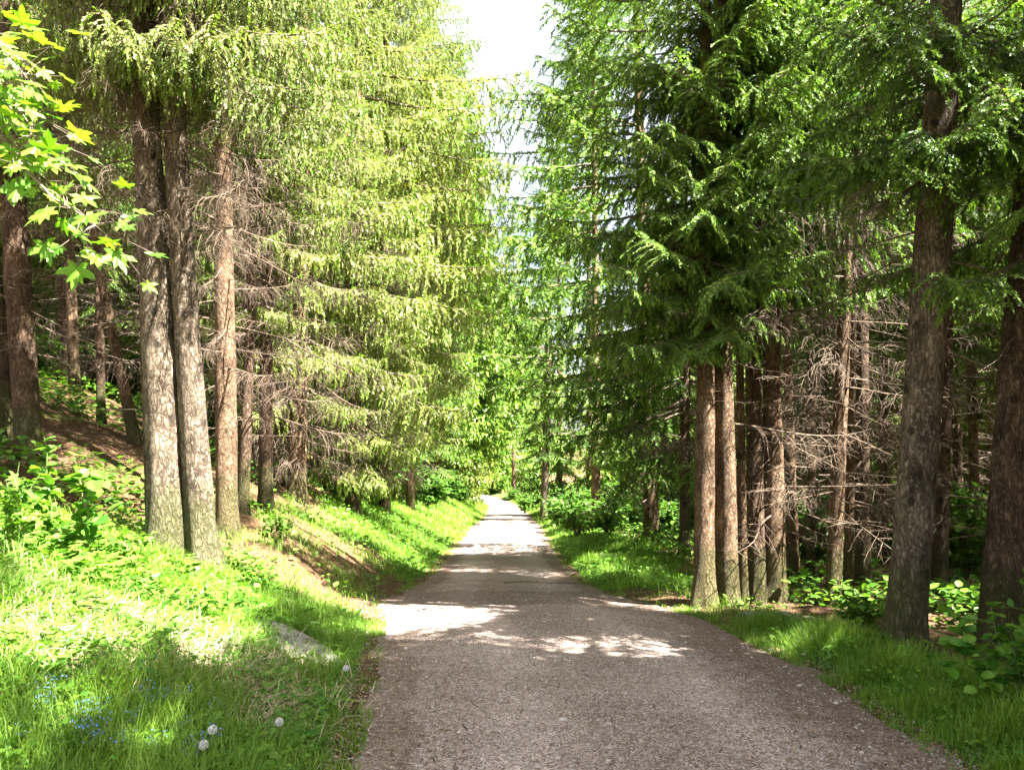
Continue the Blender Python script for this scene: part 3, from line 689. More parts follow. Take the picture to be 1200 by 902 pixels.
    spruce(926, 14.5, .22, 'slender pale brown spruce trunk in dappled light behind the paired trunks', (928, 400), 16, 6.2, 2.2, 'plate', 11, None, 0, 'bark_brown', 70, (1, 7.5), DSH, lod=1)
    spruce(946, 16.0, .2, 'thin shadowed spruce stem deep between two pale ones', (944, 400), 16, 6.5, 2.2, 'plate', 11, None, 0, 'bark_dark', 70, (1, 8), DSH, lod=1)
    spruce(970, 11.6, .23, 'leaning sunlit spruce trunk with peeling bark beside a mossy mound', (998, 330), 16, 6.6, 2.3, 'plate', 11, -1.6, .3, 'bark_brown', 60, (1.2, 8), ('dead', 'deadhang', 'deadhang', 'stick'))
    spruce(988, 12.3, .15, 'thin light spruce stem leaning close beside the peeling trunk', (1006, 330), 15, 6.8, 1.8, 'plate', 6, None, 0, 'bark_brown', 60, (1.4, 8), DSH, lod=1)
    spruce(1005, 13.8, .28, 'straight dark brown spruce trunk behind the leaning peeling one', (1006, 330), 17, 7, 2.4, 'plate', 11, None, 0, 'bark_dark', 50, (1, 8.5), ('dead', 'deadhang', 'deadhang', 'stick'), lod=1)
    spruce(1050, 8.0, .41, 'big grey lichen dappled spruce trunk standing in verge grass near the path', (1097, 120), 20, 5.0, 2.8, 'plate', 13, -1.2, .2, 'bark_grey', 24, (3.4, 7), DSH, flare=.5, sides=28, extra=[(5.2, -2.7, 2.3, .15), (5.8, -2.2, 2.3, .1), (6.2, -1.7, 2.2, .05), (5.4, -1.3, 2.0, .1), (6.6, -2.6, 2.4, 0)])
    spruce(1163, 7.8, .45, 'big dark spruce trunk leaning out of the picture above a leafy bush', (1207, 300), 20, 4.0, 2.8, 'plate', 13, -1.8, .2, 'bark_dark', 24, (2, 6), DSH, flare=.5, sides=28, extra=[(4.0, -2.5, 2.2, .2), (4.5, -2.1, 2.3, .15), (4.9, -2.7, 2.3, .1), (5.3, -2.3, 2.3, .05), (5.7, -1.8, 2.2, .05), (4.3, -1.6, 2.0, .2), (4.8, -1.2, 2.0, .15)])
    spruce(1092, 14.2, .28, 'black spruce trunk in the gap between the two big trunks', (1106, 330), 17, 5.5, 2.6, 'plate', 12, None, 0, 'bark_dark', 60, (1, 6.5), DS, lod=1)
    spruce(1137, 18.0, .25, 'slender spruce trunk far inside the shaded wood beyond the bush', (1130, 330), 17, 5.0, 2.4, 'plate', 12, None, 0, 'bark_brown', 50, (1, 6.5), DS, lod=1)
    spruce(1030, 19.0, .25, 'shaded spruce stem almost behind the big lichen dappled trunk', (1036, 330), 17, 5.5, 2.4, 'plate', 12, None, 0, 'bark_dark', 50, (1, 6.5), DSH, lod=1)
    spruce(962, 20.0, .25, 'dim spruce stem far behind the paired black and brown trunks', (964, 330), 17, 5.5, 2.4, 'plate', 12, None, 0, 'bark_dark', 50, (1, 6.5), DSH, lod=1)
    # beside and behind the place of the camera: they throw the shade over the gravel
    for (x, y, h) in ((6.4, 4.4, 19), (5.2, 1.6, 19), (8.0, .9, 20), (9.2, 5.2, 20), (6.2, -1.2, 21), (6.9, 2.6, 19)):
        spruce(0, y, .42, 'spruce outside the picture that shades the gravel beside the camera', None, h, 4.6, 3.5, 'plate', 11, None, 0, 'bark_brown', x=x, group='spruces outside the picture beside the camera', lod=1)
bank_spruces(); level_spruces()

# -------- spruces deeper in the wood: a few kinds, copied
def wood_spruces():
    kinds = []
    for k in range(6):
        Ht = rng.uniform(18, 23); dia = rng.uniform(.22, .36); lean = [rng.normal(0, .015), rng.normal(0, .015)]; curve = [rng.normal(0, .08)] * 2
        tm = trunk_geo(Ht, dia / 2, lean, curve, 10, .4, .4, seed=90 + k).mesh('trunk', [('bark_dark', 'bark_brown')[k % 2]], True)
        G = Geo()
        build_crown(G, np.array([0, 24., 0]), Ht, lean, curve, dia / 2, (5.5, 4.6, 3.6, 1.2, 1.6, 4.2)[k], 3.3, ('plate', 'hang')[k % 2], 13, lod=1, beams=False)
        # bare lower limbs of shaded stems
        for j in range(44):
            z = rng.uniform(.8, 6.5); g = TPL['dead'][rng.integers(6)]
            A = axis_of(Ht, lean, curve, np.array([z]))[0]
            G.addp(g, rotz(rng.uniform(0, 6.28)) @ roty(rng.normal(.08, .2)), A, rng.uniform(.6, 1.2))
        cm = G.mesh('crown', [('needle', 'needle_hang')[k % 2], 'tip', 'twig'])
        kinds.append((tm, cm))
    spots = []
    tries = 0
    while len(spots) < 150 and tries < 9000:
        tries += 1
        y = rng.uniform(13, 66)
        side = rng.random() < .5
        x = (XL(y) - rng.uniform(4.0, 34)) if side else (XR(y) + rng.uniform(2.6, 34))
        if abs(x) > .74 * y + 3: continue
        if side and x > -5.5 - max(0, (30 - y)) * .1 and y < 30: continue
        if (not side) and y < 24 and x < 5.6 + (y - 13) * .05: continue
        if any((x - a) ** 2 + (y - b) ** 2 < 3.2 for a, b, _ in TREES): continue
        if any((x - a) ** 2 + (y - b) ** 2 < 5.5 for a, b, _ in spots): continue
        zb = float(H(x, y)); col = np.array([(x + dx, y, zb + h) for h in (5, 8, 11, 14) for dx in (-1, 0, 1)])
        if not side and (in_beam(col) > 1.7).any(): continue
        spots.append((x, y, side))
    # the wood goes on outside the picture and keeps the sun from its floor
    tries = 0; outs = []
    while len(outs) < 20 and tries < 4000:
        tries += 1
        y = rng.uniform(-4, 15); x = rng.uniform(9.3, 22)
        if x < .74 * y + 2.5: continue
        if any((x - a) ** 2 + (y - b) ** 2 < 7 for a, b in outs): continue
        outs.append((x, y))
    for x, y in outs:
        tm, cm = kinds[(0, 1, 2, 5)[rng.integers(4)]]
        r = thing('spruce_tree', 'spruce of the level wood outside the picture', 'tree', (x, y, float(H(x, y)) - .05), 'spruces of the level wood outside the picture')
        s = rng.uniform(.75, .9); r.scale = (s, s, s); r.rotation_euler = (0, 0, rng.uniform(0, 6.28))
        obj('trunk', tm, r); obj('crown', cm, r)
    for i, (x, y, side) in enumerate(spots):
        deep = (XL(y) - x if side else x - XR(y)) + max(0, y - 14) * .35
        tm, cm = kinds[rng.integers(6) if deep > 7 else (0, 1, 2, 5)[rng.integers(4)]]
        if side: lab, grp = 'slender spruce deep in the shaded wood up the slope behind the bank', 'spruces deep in the wood up the slope'
        else: lab, grp = 'slender spruce deep in the shaded level wood beyond the trunk clump', 'spruces deep in the level wood'
        r = thing('spruce_tree', lab, 'tree', (x, y, float(H(x, y)) - .05), grp)
        s = rng.uniform(.85, 1.15); r.scale = (s, s, s); r.rotation_euler = (0, 0, rng.uniform(0, 6.28))
        obj('trunk', tm, r); obj('crown', cm, r)
        TREES.append((x, y, .3))
wood_spruces()

def far_wood():
    G = Geo()
    k = 0
    while k < 260:
        y = rng.uniform(40, 190)
        x = rng.uniform(-.95 * y, .95 * y)
        if XL(y) - 4.2 < x < XR(y) + 3.6: continue
        if y < 66 and abs(x) < 32: continue
        if 66 < y < 116 and XR(y) - 1 < x < XR(y) + 17: continue
        k += 1
        Ht = rng.uniform(19, 27); b = np.array([x, y, float(H(x, y))])
        st = ('plate', 'hang')[rng.integers(2)]
        gt = trunk_geo(Ht, .2, [0, 0], [0, 0], 6, 1.5, .2).pack(); gt['mq'] = np.full(len(gt['Q']), 2)
        G.addp(gt, None, b)
        az = 0
        nb = 80 if y < 130 else 50
        for j in range(nb):
            q = (j + rng.random()) / nb; z = .8 + (Ht - 1.1) * q; az += 2.4
            L = 3.6 * max(.1, (1 - q) ** .7) * rng.uniform(.75, 1.15)
            g = TPL[st + '3'][rng.integers(3)]
            G.addp(g, rotz(az) @ roty(.25 - .6 * q), b + np.array([0, 0, z]), L / g['L'], rng.normal(0, .15))
    o = obj('far_wood', G.mesh('far_wood', ['needle', 'tip', 'twig'])); o['kind'] = 'stuff'; o['label'] = 'dense spruce wood closing the view beyond the path'
far_wood()

# ------------------------------------------------------------------ ground and path
def spaced(lo, hi, a, b, fine, grow):
    """coordinates with spacing `fine` in [a, b] growing outside"""
    mid = np.arange(a, b, fine); r = [b]; s = fine
    while r[-1] < hi: s *= grow; r.append(r[-1] + s)
    l = [a]; s = fine
    while l[-1] > lo: s *= grow; l.append(l[-1] - s)
    return np.concatenate([np.array(l[1:][::-1]), mid, np.array(r)])
def grassy_at(x, y):
    u = XL(y) - x; w = x - XR(y)
    n = fbm(x * .8, y * .8, 51) - .5
    left = sstep(0, .3, u) * (1 - sstep(2.2 + .5 * sstep(12, 20, y), 3.6, u + n * 1.2))
    near = sstep(0, .2, u) * (1 - sstep(3.6, 5.2, u + n)) * (1 - sstep(8.3, 9.6, y + n))
    litter = sstep(9.2, 10.0, y + n * 1.2) * (1 - sstep(12.6 + 1.6 * np.clip(u, 0, 3), 14.0 + 2.2 * np.clip(u, 0, 3), y + n * 2))
    litter = litter * (.6 + .4 * sstep(.34, .52, fbm(x * 1.1 + 3, y * 1.1, 151, 3)))
    L = np.maximum(left * (1 - .95 * litter), near * (1 - .9 * litter))
    mound = sstep(9.0, 9.6, y + n) * (1 - sstep(12.2, 13.2, y + n))
    R = sstep(.0, .2, w) * (1 - sstep(.8 + .8 * sstep(12, 16, y), 1.7 + 1.4 * sstep(12, 16, y), w + n * 1.1)) * (1 - .95 * mound)
    return np.clip(np.maximum(L, R), 0, 1)
def land():
    xs = spaced(-320, 320, -9, 9, .11, 1.09); ys = spaced(-50, 560, -1, 26, .12, 1.045)
    X, Y = np.meshgrid(xs, ys); Z = H(X, Y)
    # the path lies in its own bed
    u = XL(Y) - X; w = X - XR(Y); ins = np.clip(np.minimum(-u, -w), 0, 1)
    Z = Z - .05 * sstep(.05, .3, ins)
    nx = len(xs); i = np.arange(len(ys) - 1)[:, None] * nx; j = np.arange(nx - 1)[None]
    G = Geo(); G.add(np.stack([X, Y, Z], -1).reshape(-1, 3), np.stack([i + j, i + j + 1, i + nx + j + 1, i + nx + j], -1).reshape(-1, 4))
    g = grassy_at(X, Y).ravel()
    o = obj('ground', G.mesh('ground', ['ground'], True, {'grassy': g})); o['kind'] = 'structure'
    ys = np.concatenate([np.arange(-12, 24, .09), 24 + np.cumsum(np.linspace(.1, .8, 320))]); ys = ys[ys < 150]
    s = np.linspace(0, 1, 44); s = s + .0 * s
    jl = (fbm(ys * 1.7, ys * 0 + 3, 61) - .5) * .5; jr = (fbm(ys * 1.7, ys * 0 + 9, 67) - .5) * .5
    xl = XL(ys) - .03 + jl * .7; xr = XR(ys) + .03 + jr * .7
    X = xl[:, None] + (xr - xl)[:, None] * s[None]; Y = np.repeat(ys[:, None], 44, 1)
    Z = H(X, Y) + .012
    edge = np.minimum(X - xl[:, None], xr[:, None] - X)
    Z -= .05 * (1 - sstep(0, .10, edge))
    G = Geo(); nx = 44; i = np.arange(len(ys) - 1)[:, None] * nx; j = np.arange(nx - 1)[None]
    G.add(np.stack([X, Y, Z], -1).reshape(-1, 3), np.stack([i + j, i + j + 1, i + nx + j + 1, i + nx + j], -1).reshape(-1, 4))
    litter = np.maximum((1 - sstep(0, .75, edge)), .75 * sstep(10.2, 11.2, Y) * (1 - sstep(11.8, 13.2, Y)))
    right = sstep(.8, 2.5, X) * (1 - sstep(8.5, 9.6, Y)) * .55
    e = np.maximum(litter, right)
    o = obj('path', G.mesh('path', ['gravel'], True, {'edge': e.ravel(), 'track': np.clip(np.exp(-((X - (xl + xr)[:, None] / 2 - .72) / .34) ** 2) + np.exp(-((X - (xl + xr)[:, None] / 2 + .72) / .34) ** 2) + (fbm(X * 1.5, Y * .5, 141, 3) - .5) * .8, 0, 1).ravel()})); o['kind'] = 'structure'
land()

def stones():
    n = 26000
    y = 3.2 + 9 * rng.random(n) ** 1.7; s = rng.random(n)
    x = XL(y) - .25 + (XR(y) - XL(y) + .5) * s
    keep = rng.random(n) < .35 + .65 * fbm(x * 2, y * 2, 71)
    x, y = x[keep], y[keep]; n = len(x)
    sz = .0032 + .0065 * rng.random(n) ** 3 + .010 * (rng.random(n) < .008)
    # a lumpy pebble
    ph = (1 + 5 ** .5) / 2
    iv = nrm(np.array([(-1, ph, 0), (1, ph, 0), (-1, -ph, 0), (1, -ph, 0), (0, -1, ph), (0, 1, ph), (0, -1, -ph), (0, 1, -ph), (ph, 0, -1), (ph, 0, 1), (-ph, 0, -1), (-ph, 0, 1)], float))
    it = [(0, 11, 5), (0, 5, 1), (0, 1, 7), (0, 7, 10), (0, 10, 11), (1, 5, 9), (5, 11, 4), (11, 10, 2), (10, 7, 6), (7, 1, 8), (3, 9, 4), (3, 4, 2), (3, 2, 6), (3, 6, 8), (3, 8, 9), (4, 9, 5), (2, 4, 11), (6, 2, 10), (8, 6, 7), (9, 8, 1)]
    iv = iv * (1 + rng.normal(0, .16, (12, 1)))
    R = frames(nrm(np.stack([rng.normal(0, 1, n), rng.normal(0, 1, n), rng.normal(0, .2, n)], -1)), np.repeat(np.array([[0, 0, 1.]]), n, 0))
    sc = np.stack([sz * rng.uniform(.9, 1.6, n), sz * rng.uniform(.8, 1.2, n), sz * rng.uniform(.4, .7, n)], -1)
    G = Geo(); scatter(G, iv, None, it, R, sc, np.stack([x, y, H(x, y) + .012 + sz * .1], -1), 0, np.clip(rng.normal(.55, .22, n), 0, 1))
    o = obj('gravel', G.mesh('gravel', ['stone'])); o['kind'] = 'stuff'; o['label'] = 'loose grey and brown pebbles on the gravel path'
    # needles, scraps of bark and twigs
    n = 26000
    y = 3.5 + 14 * rng.random(n) ** 1.3
    a = rng.random(n)
    x = np.where(a < .25, XL(y) + rng.normal(0, .5, n), np.where(a < .6, XR(y) + rng.normal(-.3, .8, n), np.where(a < .85, XL(y) - rng.random(n) * 6, rng.uniform(-2, 7, n))))
    k = grassy_at(x, y) < .5; x, y = x[k], y[k]; n = len(x)
    inp = (x > XL(y)) & (x < XR(y))
    k = ~inp | (rng.random(n) < .3); x, y = x[k], y[k]; n = len(x)
    d = rng.normal(0, 1, (n, 3)); d[:, 2] *= .12
    G = Geo()
    scatter(G, np.array([(0, .5, 0), (0, -.5, 0), (1, -.3, .05), (1, .3, .05)]), [(0, 1, 2, 3)], None, frames(d, np.repeat(np.array([[0, 0, 1.]]), n, 0)), np.stack([rng.uniform(.02, .07, n), rng.uniform(.004, .012, n), np.full(n, .05)], -1), np.stack([x, y, H(x, y) + .018], -1), 0)
    m = 900; y = 4 + 16 * rng.random(m) ** 1.2; x = np.where(rng.random(m) < .5, XL(y) - .3 - rng.random(m) * 7, XR(y) + .2 + rng.random(m) * 8)
    k = (grassy_at(x, y) < .5) & (np.abs(x) < .72 * y + 1); x, y = x[k], y[k]; m = len(x)
    for a, b in zip(x, y):
        L = rng.uniform(.12, .6); th = rng.uniform(0, 2 * PI); tt = np.linspace(-.5, .5, 4)
        px_ = a + tt * L * math.cos(th) + rng.normal(0, .012, 4); py_ = b + tt * L * math.sin(th) + rng.normal(0, .012, 4)
        tube(G, np.stack([px_, py_, H(px_, py_) + .015 + rng.random() * .02], -1), np.array([.005, .0045, .004, .002]) * rng.uniform(.6, 1.5), 4, 0, rng.uniform(.2, .9))
    o = obj('litter', G.mesh('litter', ['litter'])); o['kind'] = 'stuff'; o['label'] = 'brown needles, bark scraps and twigs strewn on the ground'
stones()

# ------------------------------------------------------------------ grass and ground cover
def in_view(x, y, pad=.35):
    return np.abs(x) < .70 * y + pad
ROCK = spot(335, 768)[:2] + np.array([0, .22])
def grass_field():
    G = Geo()
    def blades(n, y0, y1, pw, left, lmin, lmax, wid, bend, reach):
        y = y0 + (y1 - y0) * rng.random(n) ** pw
        x = (XL(y) + .12 - rng.random(n) ** 1.1 * reach) if left else (XR(y) - .12 + rng.random(n) ** 1.2 * reach)
        gd = grassy_at(x, y)
        clump = fbm(x * 3.1, y * 3.1, 81, 3)
        u = np.where(left, XL(y) - x, x - XR(y))
        k = in_view(x, y) & (rng.random(n) < np.maximum(gd, .35 * (u < .12)) * (.25 + 1.5 * sstep(.35, .65, clump)))
        glare_patch = sstep(.5, .62, fbm(x * 1.1 + 7, y * 1.1, 91, 3)) * (x < XL(y) - .5) * (y > 4.8) * (y < 7.6)
        k &= rng.random(n) > .75 * glare_patch  # blades thinned where pale straw stands in for sun glare
        k &= ~(((x - ROCK[0]) * .73 - (y - ROCK[1]) * .68) ** 2 / .42 + ((x - ROCK[0]) * .68 + (y - ROCK[1]) * .73) ** 2 / .05 < 1)
        bare = (x + 1.75) ** 2 / .30 + (y - 5.6) ** 2 / .25 < 1
        k &= ~(bare & (rng.random(n) < .8))
        x, y, u, clump = x[k], y[k], u[k], clump[k]; n = len(x)
        a = rng.uniform(0, 2 * PI, n); tilt = rng.uniform(.1, .75, n)
        d = np.stack([np.cos(a) * tilt, np.sin(a) * tilt, np.ones(n)], -1)
        ln = rng.uniform(lmin, lmax, n) * (.45 + .75 * clump) * (.35 + .65 * sstep(-.1, .5, u))
        up = np.stack([-np.cos(a), -np.sin(a), np.full(n, .3)], -1)
        scatter(G, BLADE[0], BLADE[1], BLADE[2], frames(d, up), np.stack([ln, wid * rng.uniform(.6, 1.4, n), ln], -1), np.stack([x, y, H(x, y) - .01], -1), 0, np.clip(.15 + .7 * clump + rng.normal(0, .16, n), 0, 1))
    blades(140000, 2.6, 9.6, 1.2, True, .07, .30, .0048, .3, 5.2)
    blades(2500, 3.6, 9.4, 1.0, True, .3, .55, .004, .3, 5.2)
    blades(60000, 8.5, 30, 1.3, True, .10, .30, .010, .3, 4.0)
    blades(30000, 28, 95, 1.2, True, .15, .40, .03, .3, 4.5)
    blades(120000, 2.6, 10.5, 1.1, False, .10, .30, .0052, .3, 3.2)
    blades(60000, 10, 32, 1.2, False, .10, .28, .010, .3, 4.2)
    blades(22000, 30, 95, 1.2, False, .15, .40, .03, .3, 4.0)
    o = obj('grass', G.mesh('grass', ['grass'])); o['kind'] = 'stuff'; o['label'] = 'fresh green grass of the bank and verges'
    # dead straw among it, paled and thickened to imitate sun glare
    G = Geo(); n = 7000
    y = 4 + 9 * rng.random(n); x = XL(y) - rng.random(n) * 4.5
    k = (grassy_at(x, y) > .3) & in_view(x, y); x, y = x[k], y[k]
    xd = rng.uniform(-5.5, -1.5, 22000); yd = rng.uniform(4.6, 7.8, 22000); kd = (sstep(.46, .6, fbm(xd * 1.1 + 7, yd * 1.1, 91, 3)) > rng.random(22000)) & (xd < XL(yd) - .4); x = np.append(x, xd[kd]); y = np.append(y, yd[kd])  # denser straw here whitens the lawn like overexposed sunlight
    xb = rng.normal(-1.8, .34, 900); yb = rng.normal(5.6, .3, 900); x = np.append(x, xb); y = np.append(y, yb); n = len(x)
    d = rng.normal(0, 1, (n, 3)); d[:, 2] = np.abs(d[:, 2]) * .35
    scatter(G, BLADE[0], BLADE[1], BLADE[2], frames(d, np.repeat(np.array([[0, 0, 1.]]), n, 0)), np.stack([rng.uniform(.08, .25, n), rng.uniform(.003, .006, n), np.full(n, .1)], -1), np.stack([x, y, H(x, y) + .01], -1), 0)
    o = obj('dry_grass_glare', G.mesh('dry_grass_glare', ['straw'])); o['kind'] = 'stuff'; o['label'] = 'dry straw paled as glare between the green blades, thickened to whiten the sunlit patch'
    # low broad-leaved herbs
    G = Geo()
    def herbs(n, y0, y1, pw, left, tpl, smin, smax, reach, off=.15, hmax=.12, seed=5, thr=.45, sel=None):
        y = y0 + (y1 - y0) * rng.random(n) ** pw
        x = (XL(y) - off - rng.random(n) * reach) if left else (XR(y) + off + rng.random(n) * reach)
        c = fbm(x * 1.6, y * 1.6, seed, 3)
        k = in_view(x, y) & (rng.random(n) < sstep(thr, thr + .16, c)) & (rng.random(n) < .15 + grassy_at(x, y))
        if sel is not None: k &= sel(x, y)
        x, y = x[k], y[k]; n = len(x)
        a = rng.uniform(0, 2 * PI, n)
        d = np.stack([np.cos(a), np.sin(a), rng.uniform(-.15, .9, n)], -1)
        scatter(G, tpl[0], tpl[1], tpl[2], frames(d, nrm(rng.normal(0, .35, (n, 3)) + np.array([0, 0, 1.]))), rng.uniform(smin, smax, n), np.stack([x, y, H(x, y) + rng.random(n) * hmax], -1), 0)
    herbs(22000, 3, 9.5, 1.1, True, OVATE, .02, .055, 5, hmax=.14, thr=.47)
    herbs(8000, 3, 9.5, 1.1, True, TOOTH, .10, .20, 5, hmax=.05, seed=15, thr=.47)
    herbs(16000, 3, 9.5, 1.0, True, ROUND, .018, .04, 5, hmax=.14, seed=25, thr=.46)
    herbs(5000, 4.6, 9.5, 1.0, True, LANCE, .10, .22, 5, hmax=.08, seed=29, thr=.47)
    crest = lambda x, y: (y > 6.6) & (x < -2.1) & ((x + 3.6) ** 2 / .9 + (y - 8.5) ** 2 / .5 > 1)
    herbs(7000, 5, 10, 1.0, True, OVATE, .04, .10, 3, off=1.2, hmax=.34, seed=35, thr=.42, sel=crest)
    herbs(6000, 5, 10, 1.0, True, ROUND, .03, .07, 3, off=1.2, hmax=.26, seed=36, thr=.42, sel=crest)
    herbs(4500, 5, 10, 1.0, True, TOOTH, .10, .22, 3, off=1.2, hmax=.26, seed=37, thr=.42, sel=crest)
    herbs(3000, 5, 10, 1.0, True, LANCE, .10, .22, 3, off=1.2, hmax=.40, seed=38, thr=.42, sel=crest)
    herbs(16000, 3, 11, 1.0, False, OVATE, .02, .055, 2.4, hmax=.16, thr=.44)
    herbs(3000, 5.5, 11, 1.0, False, LANCE, .08, .17, 2.2, hmax=.06, seed=29, thr=.46)
    herbs(4000, 3, 11, 1.0, False, TOOTH, .06, .13, 2, hmax=.05, seed=15)
    herbs(14000, 10, 34, 1.2, False, OVATE, .045, .10, 4, hmax=.18, seed=45, thr=.40)
    herbs(9000, 10, 34, 1.2, True, OVATE, .06, .13, 4, hmax=.25, seed=55, thr=.42)
    def deepherbs(n, left):
        y = 10 + 30 * rng.random(n) ** 1.3
        x = (XL(y) - 3.5 - rng.random(n) * 16) if left else (XR(y) + 2.2 + rng.random(n) * 16)
        k = in_view(x, y) & (rng.random(n) < sstep(.44, .58, fbm(x * .45, y * .45, 131, 3))) & ((y > 10.5) | (not left))
        x, y = x[k], y[k]; n = len(x); a = rng.uniform(0, 2 * PI, n)
        scatter(G, OVATE[0], OVATE[1], None, frames(np.stack([np.cos(a), np.sin(a), rng.uniform(-.1, .8, n)], -1), nrm(rng.normal(0, .35, (n, 3)) + np.array([0, 0, 1.]))), rng.uniform(.07, .17, n), np.stack([x, y, H(x, y) + rng.random(n) * .45], -1), 0)
    deepherbs(34000, True); deepherbs(34000, False)
    o = obj('ground_cover', G.mesh('ground_cover', ['herb'])); o['kind'] = 'stuff'; o['label'] = 'low broad leaved herbs growing through the grass'
grass_field()

# ------------------------------------------------------------------ bushes, saplings, flowers, rocks
def leafy(nst, hgt, spread, leaf, lsz, per, droop=.3, twigs=3):
    """stems fanning out of one root with leaves along them and their side twigs; returns stem and leaf geometry"""
    Gs, Gl = Geo(), Geo()
    lp, ld = [], []
    for i in range(nst):
        a = rng.uniform(0, 2 * PI); sp = spread * rng.uniform(.15, 1); h = hgt * rng.uniform(.55, 1.0)
        t = np.linspace(0, 1, 8)
        P = np.stack([math.cos(a) * sp * t ** 1.4 + .04 * np.sin(5 * t + a), math.sin(a) * sp * t ** 1.4 + .04 * np.cos(4 * t + a), h * (t - droop * .35 * t ** 3)], -1)
        tube(Gs, P, np.linspace(.004 + .008 * hgt / 2, .002, 8), 5, 0, rng.random())
        segs = [(P, 1.0)]
        for k in range(twigs):
            q = rng.uniform(.25, .9); b = np.array([np.interp(q, t, P[:, c]) for c in range(3)])
            dd = nrm(np.array([math.cos(a + rng.normal(0, 1.2)), math.sin(a + rng.normal(0, 1.2)), rng.uniform(.0, .7)]))
            l = hgt * rng.uniform(.15, .38) * (1.1 - q * .5)
            Pt = b + dd * (np.linspace(0, 1, 5) * l)[:, None] + np.array([0, 0, -1]) * (np.linspace(0, 1, 5) ** 2 * l * .25)[:, None]
            tube(Gs, Pt, np.linspace(.004, .0012, 5), 4, 0, rng.random()); segs.append((Pt, .6))
        for P2, f in segs:
            m = max(2, int(per * f)); q = rng.uniform(.15 if f < 1 else .3, 1.0, m); tt = np.linspace(0, 1, len(P2))
            b = np.stack([np.interp(q, tt, P2[:, c]) for c in range(3)], -1)
            d = nrm(P2[-1] - P2[0])[None] * .5 + nrm(np.stack([rng.normal(0, 1, m), rng.normal(0, 1, m), rng.normal(-.05, .35, m)], -1))
            lp.append(b); ld.append(d)
    lp = np.concatenate(lp); ld = np.concatenate(ld); n = len(lp)
    up = nrm(rng.normal(0, .4, (n, 3)) + np.array([0, 0, 1.]))
    scatter(Gl, leaf[0], leaf[1], leaf[2], frames(ld, up), lsz * rng.uniform(.55, 1.2, n), lp, 0)
    return Gs, Gl
def plant(name, label, cat, x, y, geo, mat='shrub', group=None, dz=0, smat='stem'):
    r = thing(name, label, cat, (x, y, float(H(x, y)) + dz), group)
    obj('stem', geo[0].mesh('stem', [smat]), r); obj('foliage', geo[1].mesh('foliage', [mat]), r)
    return r
def near_plants():
    p = spot(1165, 862); plant('leafy_shrub', 'round leaved green bush at the lower corner beside the gravel', 'shrub', 3.35, 5.25, leafy(11, .85, .5, ROUND, .085, 14), 'herb')
    plant('leafy_shrub', 'small leafy bush with lit leaves below the leaning dark trunk', 'shrub', 4.1, 6.2, leafy(8, .75, .4, OVATE, .08, 12), 'herb')
    p = at_depth(1008, 700, 9.6); plant('leafy_shrub', 'low rounded bush between the peeling trunk and the big grey one', 'shrub', p[0], 9.6, leafy(14, .6, .42, ROUND, .07, 16), 'herb')
    p = at_depth(112, 600, 7.6); plant('sapling', 'tall sunlit sapling with broad pale leaves on the bank crest', 'sapling', p[0], 7.4, leafy(3, 1.35, .25, ROUND, .15, 13, .05, 2), 'herb')
    p = at_depth(42, 590, 7.4); plant('sapling', 'smaller broad leaved sapling in the shade on the bank crest', 'sapling', p[0], 7.6, leafy(3, 1.25, .2, ROUND, .12, 11, .05, 2), 'herb')
    p = at_depth(20, 620, 6.6); plant('herb_plant', 'tall ragged herb with pale lobed leaves beside the saplings', 'plant', p[0], 6.6, leafy(4, 1.1, .25, MAPLE, .08, 10, .1, 2), 'herb')
    p = at_depth(300, 660, 9.3); plant('herb_plant', 'leafy green herb at the foot of the twin grey trunks', 'plant', p[0], 9.0, leafy(9, .26, .3, OVATE, .07, 12), 'herb')
    p = at_depth(220, 650, 8.4); plant('herb_plant', 'bright herb tuft before the thick pale trunk', 'plant', p[0], 8.2, leafy(9, .28, .3, OVATE, .075, 12), 'herb')
    p = at_depth(150, 640, 7.9); plant('herb_plant', 'dense nettle like herb on the sunny bank below the sapling', 'plant', p[0], 7.9, leafy(16, .5, .5, OVATE, .075, 12), 'herb')
    p = at_depth(330, 585, 12.8); plant('leafy_shrub', 'light fern green sprig beside the reddish trunk foot', 'shrub', p[0], 12.6, leafy(10, .6, .5, OVATE, .06, 16), 'shrub')
    p = spot(1195, 700)
    plant('leafy_shrub', 'single leafy twig plant beside the leaning dark trunk at the picture edge', 'shrub', 4.75, 7.0, leafy(5, 1.3, .3, OVATE, .09, 8, .1), 'herb')
    # dandelion clocks
    for px, py, lab in ((322, 853, 'white dandelion clock standing highest by the gravel'), (243, 868, 'dandelion clock sunk deep among the blue flowers'), (232, 885, 'small dandelion clock at the lower rim of the lawn'), (228, 655, 'dandelion clock before the foot of the grey twin trunks'), (402, 780, 'tiny dandelion clock close to the gravel edge')):
        g = spot(px, py + 30)
        zc = .17
        r = thing('dandelion_clock', lab, 'flower', (g[0], g[1], float(H(g[0], g[1]))))
        Gs = Geo(); t = np.linspace(0, 1, 7); tube(Gs, np.stack([.02 * np.sin(2 * t), .015 * t, zc * t], -1), np.full(7, .0022), 6); obj('stem', Gs.mesh('stem', ['stem']), r)
        Gh = Geo(); n = 120; d = nrm(rng.normal(0, 1, (n, 3))); c = np.array([.02 * math.sin(2), .015, zc])
        for dd in d:
            tip = c + dd * .021
            tube(Gh, np.array([c + dd * .004, tip]), [.0003, .0003], 3)
        R = frames(d, nrm(rng.normal(0, 1, (n, 3))))
        scatter(Gh, np.array([(0, 0, 0), (.004, .006, 0), (.004, -.003, .005), (.004, -.003, -.005)]), None, [(0, 1, 2), (0, 2, 3), (0, 3, 1)], R, np.ones(n), c + d * .020)
        obj('seed_head', Gh.mesh('seed_head', ['fluff']), r)
    # little blue flowers in the lower corner
    Gs, Gb = Geo(), Geo()
    fl = []
